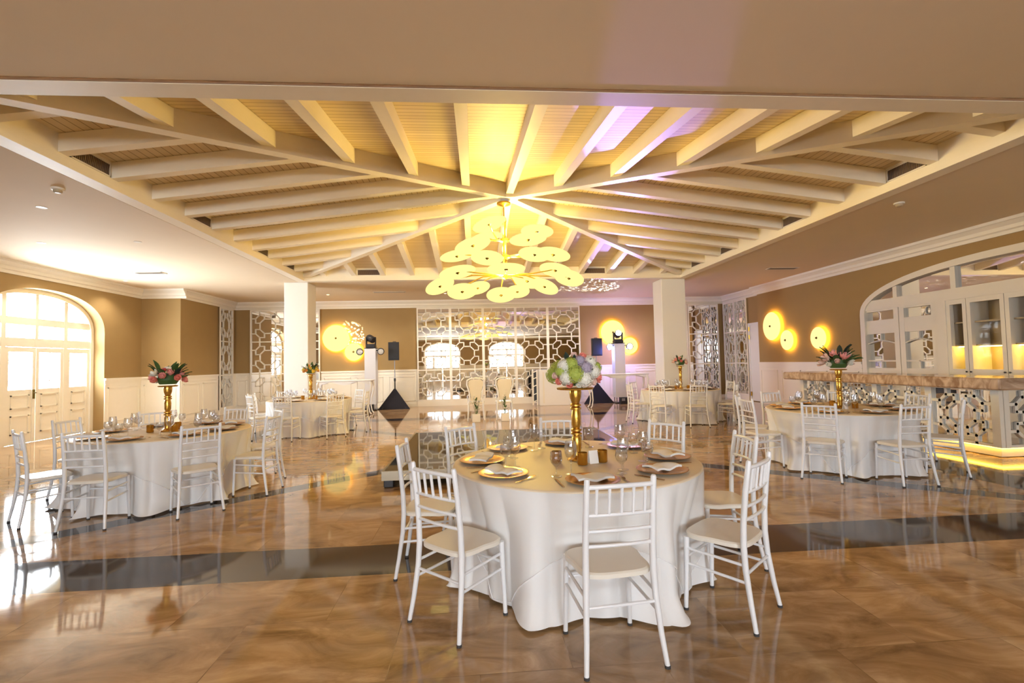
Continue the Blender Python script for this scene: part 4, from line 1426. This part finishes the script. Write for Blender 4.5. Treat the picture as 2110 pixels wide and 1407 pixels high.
# small black dimmer pack at the foot of each tower
for x, lab in ((-3.44, 'black power box with silver socket at the foot of the unlit tower'), (5.02, 'black power box at the foot of the violet tower')):
    t = thing('power_box', lab, 'power box', (x, 16.13, 0), 0, 'power boxes')
    MB().cbox(-.15, .15, -.1, .1, 0, .22, .01).build('case', M['black'], t)
    MB().cbox(-.11, .0, -.108, -.1, .10, .19, .003).build('socket_plate', M['steel'], t)

# ------------------------------------------------------------------ white console tables with cabriole legs
def console(x, y, w, lab):
    t = thing('console_table', lab, 'table', (x, y, 0), 0, 'white console tables')
    h, d = 1.05, .5
    MB().cbox(-w / 2, w / 2, -d / 2, d / 2, h - .035, h, .012).build('top', M['booth'], t)
    for yy in (-d / 2 + .04, d / 2 - .06):
        mb = MB()
        n = 12
        for i in range(n):
            u0, u1 = -w / 2 + .06 + (w - .12) * i / n, -w / 2 + .06 + (w - .12) * (i + 1) / n
            f = lambda u: h - .10 - .05 * math.cos(2 * PI * 2 * u / w)
            mb.hexa([(u0, yy, f(u0)), (u1, yy, f(u1)), (u1, yy + .02, f(u1)), (u0, yy + .02, f(u0)), (u0, yy, h - .035), (u1, yy, h - .035), (u1, yy + .02, h - .035), (u0, yy + .02, h - .035)])
        mb.build('apron', M['booth'], t)
    for sx in (-1, 1):
        for sy in (-1, 1):
            X, Y = sx * (w / 2 - .06), sy * (d / 2 - .06)
            o = lambda k: (X + sx * k, Y + sy * k * .6)
            pts = [(*o(.0), h - .04), (*o(.035), h - .16), (*o(.02), h - .34), (*o(-.03), .5), (*o(-.05), .25), (*o(-.02), .08), (*o(.03), .012)]
            MB().tube(pts, [.034, .036, .028, .022, .018, .016, .022], 8).build('leg', M['booth'], t, smooth=True)
console(-3.95, 15.3, 1.66, 'white console table with curved legs in front of the unlit tower')
console(4.5, 15.1, 1.9, 'white console table with curved legs in front of the violet tower')

# white DJ booth
t = thing('dj_booth', 'plain white panelled booth in front of the last lattice screen', 'booth', (2.83, 16.55, 0))
MB().cbox(-.66, .66, -.3, -.25, 0, 1.2, .01).build('front_panel', M['booth'], t)
for sx in (-1, 1):
    MB().cbox(-.025 + sx * .63, .025 + sx * .63, -.249, .3, 0, 1.2, .008).build('side_panel', M['booth'], t)
MB().box(-.6, .6, -.24, .28, .82, .86).build('shelf', M['booth'], t)
MB().box(-.55, -.50, -.304, -.3, .08, 1.12).build('panel_bead', M['trimw'], t)
MB().box(.50, .55, -.304, -.3, .08, 1.12).build('panel_bead', M['trimw'], t)
t = thing('dark_gap_slab', 'narrow black white-edged slab standing for the dark gap beside the white booth', 'screen', (2.06, 16.62, 0))
MB().box(-.05, .05, -.02, .02, .12, 1.14).build('panel', M['black'], t)  # black panel imitates the darkness of a gap next to the booth
mb = MB().box(-.10, -.05, -.03, .03, 0, 1.2); mb.box(.05, .09, -.03, .03, 0, 1.2)
for z in (.12, .36, .64, .9, 1.12):
    mb.seg((-.05, z), (.05, z + .04), .03, -.03, .03)
mb.build('frame', M['lattice'], t)

# white high-backed guest-of-honour chairs and flower boxes in front of them
def louis(x, y, lab):
    t = thing('high_back_chair', lab, 'chair', (x, y, 0), 0, 'white high-backed chairs')
    for sx in (-1, 1):
        MB().tube([(sx * .20, .24, 0), (sx * .19, .22, .44)], [.016, .022], 8).build('leg', M['chair'], t, smooth=True)
        MB().tube([(sx * .22, -.22, 0), (sx * .20, -.2, .22), (sx * .19, -.19, .44)], [.016, .02, .024], 8).build('leg', M['chair'], t, smooth=True)
        MB().tube([(sx * .19, -.19, .44), (sx * .155, -.2, .56), (sx * .17, -.22, .74), (sx * .225, -.25, .92), (sx * .22, -.27, 1.04), (sx * .14, -.275, 1.085), (0, -.28, 1.10)], .02, 8).build('back_frame', M['chair'], t, smooth=True)
        MB().tube([(sx * .19, -.1, .44), (sx * .22, .06, .62), (sx * .20, -.2, .66)], .014, 8).build('arm', M['chair'], t, smooth=True)
    MB().cbox(-.22, .22, -.2, .25, .42, .47, .015).build('seat', M['chairseat'], t)
    mb = MB()
    rows = []
    for z, hw, yy in ((.52, .13, -.195), (.62, .13, -.205), (.76, .15, -.222), (.92, .19, -.248), (1.02, .18, -.266), (1.06, .12, -.272)):
        rows.append([(-hw, yy, z), (-hw * .4, yy - .012, z), (hw * .4, yy - .012, z), (hw, yy, z)])
    mb.grid(rows); mb.grid([[(p[0], p[1] + .03, p[2]) for p in reversed(r)] for r in rows])
    mb.build('back_pad', M['chairseat'], t, smooth=True)
louis(.02, 12.9, 'white high-backed chair near the stage, on the window side of its pair')
louis(.77, 12.9, 'white high-backed chair near the stage, on the bar side of its pair')
for x, lab, lab2 in ((.02, 'white box in front of the window-side high-backed chair', 'loose white flowers in the box at the window-side high-backed chair'), (.75, 'white box in front of the bar-side high-backed chair', 'loose white flowers in the box at the bar-side high-backed chair')):
    o = MB().cbox(x - .1, x + .1, 12.30, 12.5, 0, .2, .008).build('flower_box', M['booth'])
    tag(o, lab, 'box', 'white flower boxes')
    r_ = random.Random(int(x * 100))
    root = thing('flower_arrangement', lab2, 'flowers', (x, 12.4, .2), 0, 'white flowers by the stage')
    for k in range(9):
        p = Vector((r_.uniform(-.09, .09), r_.uniform(-.06, .06), r_.uniform(.1, .5)))
        MB().tube([(p.x * .2, p.y * .2, 0), (p.x * .7, p.y * .7, p.z * .6), p], .004, 5).build('stem', M['leaf'], root)
        link_mesh('rose', ROSE, root, p, (r_.uniform(-.6, .6), r_.uniform(-.6, .6), 0), (.04,) * 3, M['fl_white'])
    for k in range(6):
        t_ = k * 1.05
        link_mesh('leaf', leaf_me, root, (0, 0, .05 + .05 * k), (0, -R(35 + 6 * k), t_), (.14,) * 3, M['leaf'])

# ------------------------------------------------------------------ small ceiling fittings
def downlight(x, y, lab, on=True):
    t = thing('downlight', lab, 'ceiling light', (x, y, H), 0, 'recessed downlights')
    MB().lathe([(.04, -.004), (.06, -.006), (.062, -.001)], 20, cap0=False, cap1=False).build('ring', M['plastic'], t, smooth=True)
    MB().lathe([(.0005, -.003), (.04, -.003)], 16, cap0=False, cap1=False).build('lamp', M['downlight' if on else 'plastic'], t)
downlight(-8.75, 11.0, 'small lit ceiling downlight close to the arched glazed door')
downlight(-8.75, 12.9, 'small lit ceiling downlight close to the wall step')
for x, y, lab in ((-5.88, 7.05, 'unlit ceiling downlight closest to the smoke detector, window side'), (-7.5, 9.0, 'unlit ceiling downlight above the window-side table'), (-7.7, 11.2, 'unlit ceiling downlight beside the slotted air diffuser'), (-5.88, 8.96, 'unlit ceiling downlight beside the roof opening, window side')):
    downlight(x, y, lab, False)
def detector(x, y, lab):
    t = thing('smoke_detector', lab, 'smoke detector', (x, y, H), 0, 'smoke detectors')
    MB().lathe([(.07, 0), (.07, -.02), (.055, -.028)], 20).build('base', M['plastic'], t, smooth=True, angle=30)
    MB().lathe([(.045, -.028), (.045, -.05), (.03, -.06), (.001, -.06)], 16).build('head', M['cabinet_in'], t, smooth=True, angle=30)
detector(-5.08, 6.31, 'round white smoke detector on the flat ceiling, window side')
detector(6.43, 6.75, 'round smoke detector on the flat ceiling, bar side')
def diffuser(x, y, w, d, lab):
    t = thing('air_diffuser', lab, 'vent', (x, y, H), 0, 'ceiling air diffusers')
    mb = MB()
    mb.box(-w, w, -d, -d + .02, -.012, 0); mb.box(-w, w, d - .02, d, -.012, 0); mb.box(-w, -w + .02, -d, d, -.012, 0); mb.box(w - .02, w, -d, d, -.012, 0)
    mb.build('frame', M['plastic'], t)
    mb = MB()
    for i in range(4):
        yy = -d + .04 + (2 * d - .08) * i / 3
        mb.box(-w + .02, w - .02, yy - .008, yy + .008, -.010, -.002)
    mb.build('slats', M['vent'], t)
diffuser(-7.5, 11.85, .32, .12, 'slotted air diffuser in the flat ceiling, window side')
diffuser(-2.6, 15.3, .5, .08, 'slotted air diffuser in the flat ceiling above the unlit light tower')
diffuser(8.0, 11.9, .4, .12, 'slotted air diffuser in the flat ceiling above the bar wall lamps')
for x, w_ in ((-4.6, 'above the unlit light tower'), (-.9, 'above the lattice screens, window side'), (2.7, 'above the white booth'), (6.4, 'behind the bar-side column')):
    downlight(x, 15.75, 'small lit downlight added as fill ' + w_)  # extra fittings, added to brighten the back of the room
# sprinkler heads on the boards
for x, y, lab in ((-1.0, 4.45, 'sprinkler head on the boarded roof, window side'), (2.05, 4.5, 'sprinkler head on the boarded roof, bar side')):
    z = slope_z(x, y)
    t = thing('sprinkler_head', lab, 'sprinkler', (x, y, z), 0, 'sprinkler heads')
    MB().lathe([(.03, .02), (.03, -.006), (.012, -.008), (.012, -.03), (.025, -.034), (.001, -.036)], 12).build('head', M['vent'], t, smooth=True, angle=30)
# grilles in the curb between the rafters
def grille(x, y, rz, lab):
    t = thing('air_grille', lab, 'vent', (x, y, H + .20), rz, 'air grilles under the rafters')
    mb = MB()
    w, h = .30, .085
    mb.box(-w, w, -.012, 0, -h, -h + .016); mb.box(-w, w, -.012, 0, h - .016, h); mb.box(-w, -w + .016, -.012, 0, -h, h); mb.box(w - .016, w, -.012, 0, -h, h)
    mb.build('frame', M['trimw'], t)
    mb = MB()
    MB().box(-w + .01, w - .01, -.003, -.001, -h + .01, h - .01).build('backing', M['dark'], t)
    for i in range(22):
        u = -w + .03 + (2 * w - .06) * i / 21
        mb.seg((u - .012, -h + .016), (u + .012, h - .016), .006, -.009, -.003)
    mb.build('mesh', M['vent'], t)
for k, w_ in ((-3.5, 'first'), (-.5, 'second'), (2.5, 'third'), (4.5, 'last')):
    grille(ix0 + .001, CY + k * SP, PI / 2, '%s air grille under the rafters on the window side, counted from the viewer' % w_)
    grille(ix1 - .001, CY + k * SP, -PI / 2, '%s air grille under the rafters on the bar side, counted from the viewer' % w_)
for k, w_ in ((-4.5, 'window side'), (3.5, 'bar side')):
    grille(CX + k * SP, iy1 - .001, 0, 'air grille under the rafters facing the viewer, %s' % w_)

# ------------------------------------------------------------------ daylight, lamps, camera
W = bpy.data.worlds.new('daylight')
S.world = W
W.use_nodes = True
nt = W.node_tree
for n in list(nt.nodes):
    nt.nodes.remove(n)
wo = nt.nodes.new('ShaderNodeOutputWorld')
bg = nt.nodes.new('ShaderNodeBackground')
bg.inputs['Color'].default_value = (0.87, 0.94, 1.0, 1)
bg.inputs['Strength'].default_value = WORLD_STRENGTH
nt.links.new(bg.outputs[0], wo.inputs[0])
def portal(frame, uc):
    loc, rz = FR[frame]
    l = bpy.data.lights.new('window_portal', 'AREA')
    l.shape = 'RECTANGLE'
    l.size, l.size_y = 3.1, 2.3
    l.cycles.is_portal = True
    o = bpy.data.objects.new('window_portal', l)
    C.objects.link(o)
    m = Matrix.Rotation(rz, 4, 'Z')
    o.location = Vector(loc) + m @ Vector((uc, .40, 2.2))
    o.rotation_euler = (m @ Matrix.Rotation(-PI / 2, 4, 'X')).to_euler()
for uu in LW:
    portal('left', uu)
for uu in RW:
    portal('rear', uu)
def spot(name, loc, aim, col, power, size, blend=.2, radius=.05, pattern=None):
    l = bpy.data.lights.new(name, 'SPOT')
    l.energy, l.color, l.spot_size, l.spot_blend, l.shadow_soft_size = power, col, R(size), blend, radius
    o = bpy.data.objects.new(name, l)
    C.objects.link(o)
    o.location = loc
    o.rotation_euler = (Vector(aim) - Vector(loc)).to_track_quat('-Z', 'Y').to_euler()
    if pattern:
        l.use_nodes = True
        t = l.node_tree
        em = [n for n in t.nodes if n.type == 'EMISSION'][0]
        tc = t.nodes.new('ShaderNodeTexCoord')
        vo = t.nodes.new('ShaderNodeTexVoronoi')
        vo.inputs['Scale'].default_value = pattern[0]
        lt = t.nodes.new('ShaderNodeMath'); lt.operation = 'LESS_THAN'; lt.inputs[1].default_value = pattern[1]
        ml = t.nodes.new('ShaderNodeMath'); ml.operation = 'MULTIPLY'; ml.inputs[1].default_value = pattern[2]
        t.links.new(tc.outputs['Normal'], vo.inputs['Vector'])
        t.links.new(vo.outputs['Distance'], lt.inputs[0])
        t.links.new(lt.outputs[0], ml.inputs[0])
        t.links.new(ml.outputs[0], em.inputs['Strength'])
    return o
VIO = (.50, .38, 1.0)
spot('violet_beam', (4.9, 16.2, 2.38), (1.9, 5.0, 4.2), (.40, .28, 1.0), 2600, 7.5, .15, .03)
spot('violet_wash', (4.9, 16.15, 2.45), (2.2, 7.5, 4.3), VIO, 750, 30, .8, .05)
spot('dot_gobo', (4.9, 16.2, 2.5), (3.55, 14.7, 3.76), (.9, .93, 1.0), 380, 52, .25, .01, (30, .24, 5.0))
spot('white_gobo', (-3.62, 16.45, 2.42), (-4.25, 17.46, 2.58), (.93, .97, 1.0), 160, 42, .3, .01, (16, .42, 3.0))
def point(name, loc, col, power, radius):
    l = bpy.data.lights.new(name, 'POINT')
    l.energy, l.color, l.shadow_soft_size = power, col, radius
    o = bpy.data.objects.new(name, l)
    C.objects.link(o)
    o.location = loc
for x, pw in ((-4.6, 180), (-.9, 170), (2.7, 110), (6.4, 80)):
    spot('downlight_and_fill_beam', (x, 15.75, H - .02), (x, 15.95, 0), (1.0, .90, .74), pw, 150, .6, .04)  # fill spots added under the extra fittings to lift the back wall
for y in (11.0, 12.9):
    spot('downlight_and_fill_beam', (-8.75, y, H - .02), (-8.75, y, 0), (1.0, .90, .74), 60, 120, .6, .04)
point('violet_haze_fill', (5.34, 16.85, 1.85), VIO, 55, .05)  # unseen lamp added behind the par light to imitate its violet haze
point('violet_par_side', (4.62, 16.45, 1.80), (.2, .25, 1.0), 26, .05)

for q in BULBS:
    point('chandelier_bulb', q, (1.0, .68, .18), BULB_W, .04)

cd = bpy.data.cameras.new('camera')
cam = bpy.data.objects.new('camera', cd)
C.objects.link(cam)
cd.sensor_width = 36.0
cd.lens = 36.0 * 1000.0 / 2110.0
cd.clip_start = .05
yaw, pitch, roll = .0781, .042, -.0225
fw = Vector((math.sin(yaw) * math.cos(pitch), math.cos(yaw) * math.cos(pitch), math.sin(pitch)))
rt = Vector((math.cos(yaw), -math.sin(yaw), 0))
up = rt.cross(fw)
r2 = rt * math.cos(roll) + up * math.sin(roll)
u2 = up * math.cos(roll) - rt * math.sin(roll)
m = Matrix((r2, u2, -fw)).transposed().to_4x4()
m.translation = (0, 0, 1.4957)
cam.matrix_world = m
S.camera = cam
vs = S.view_settings
vs.view_transform = 'Standard'
vs.look = 'None'
vs.gamma = 1.0
vs.use_curve_mapping = False
vs.exposure = EXPOSURE
S.cycles.use_denoising = True
S.cycles.use_adaptive_sampling = True
S.cycles.adaptive_threshold = 0.02
S.cycles.max_bounces = 9
S.cycles.diffuse_bounces = 5
S.cycles.glossy_bounces = 6
S.cycles.transparent_max_bounces = 16
S.cycles.sample_clamp_indirect = 8.0
S.cycles.caustics_reflective = False
S.cycles.caustics_refractive = False
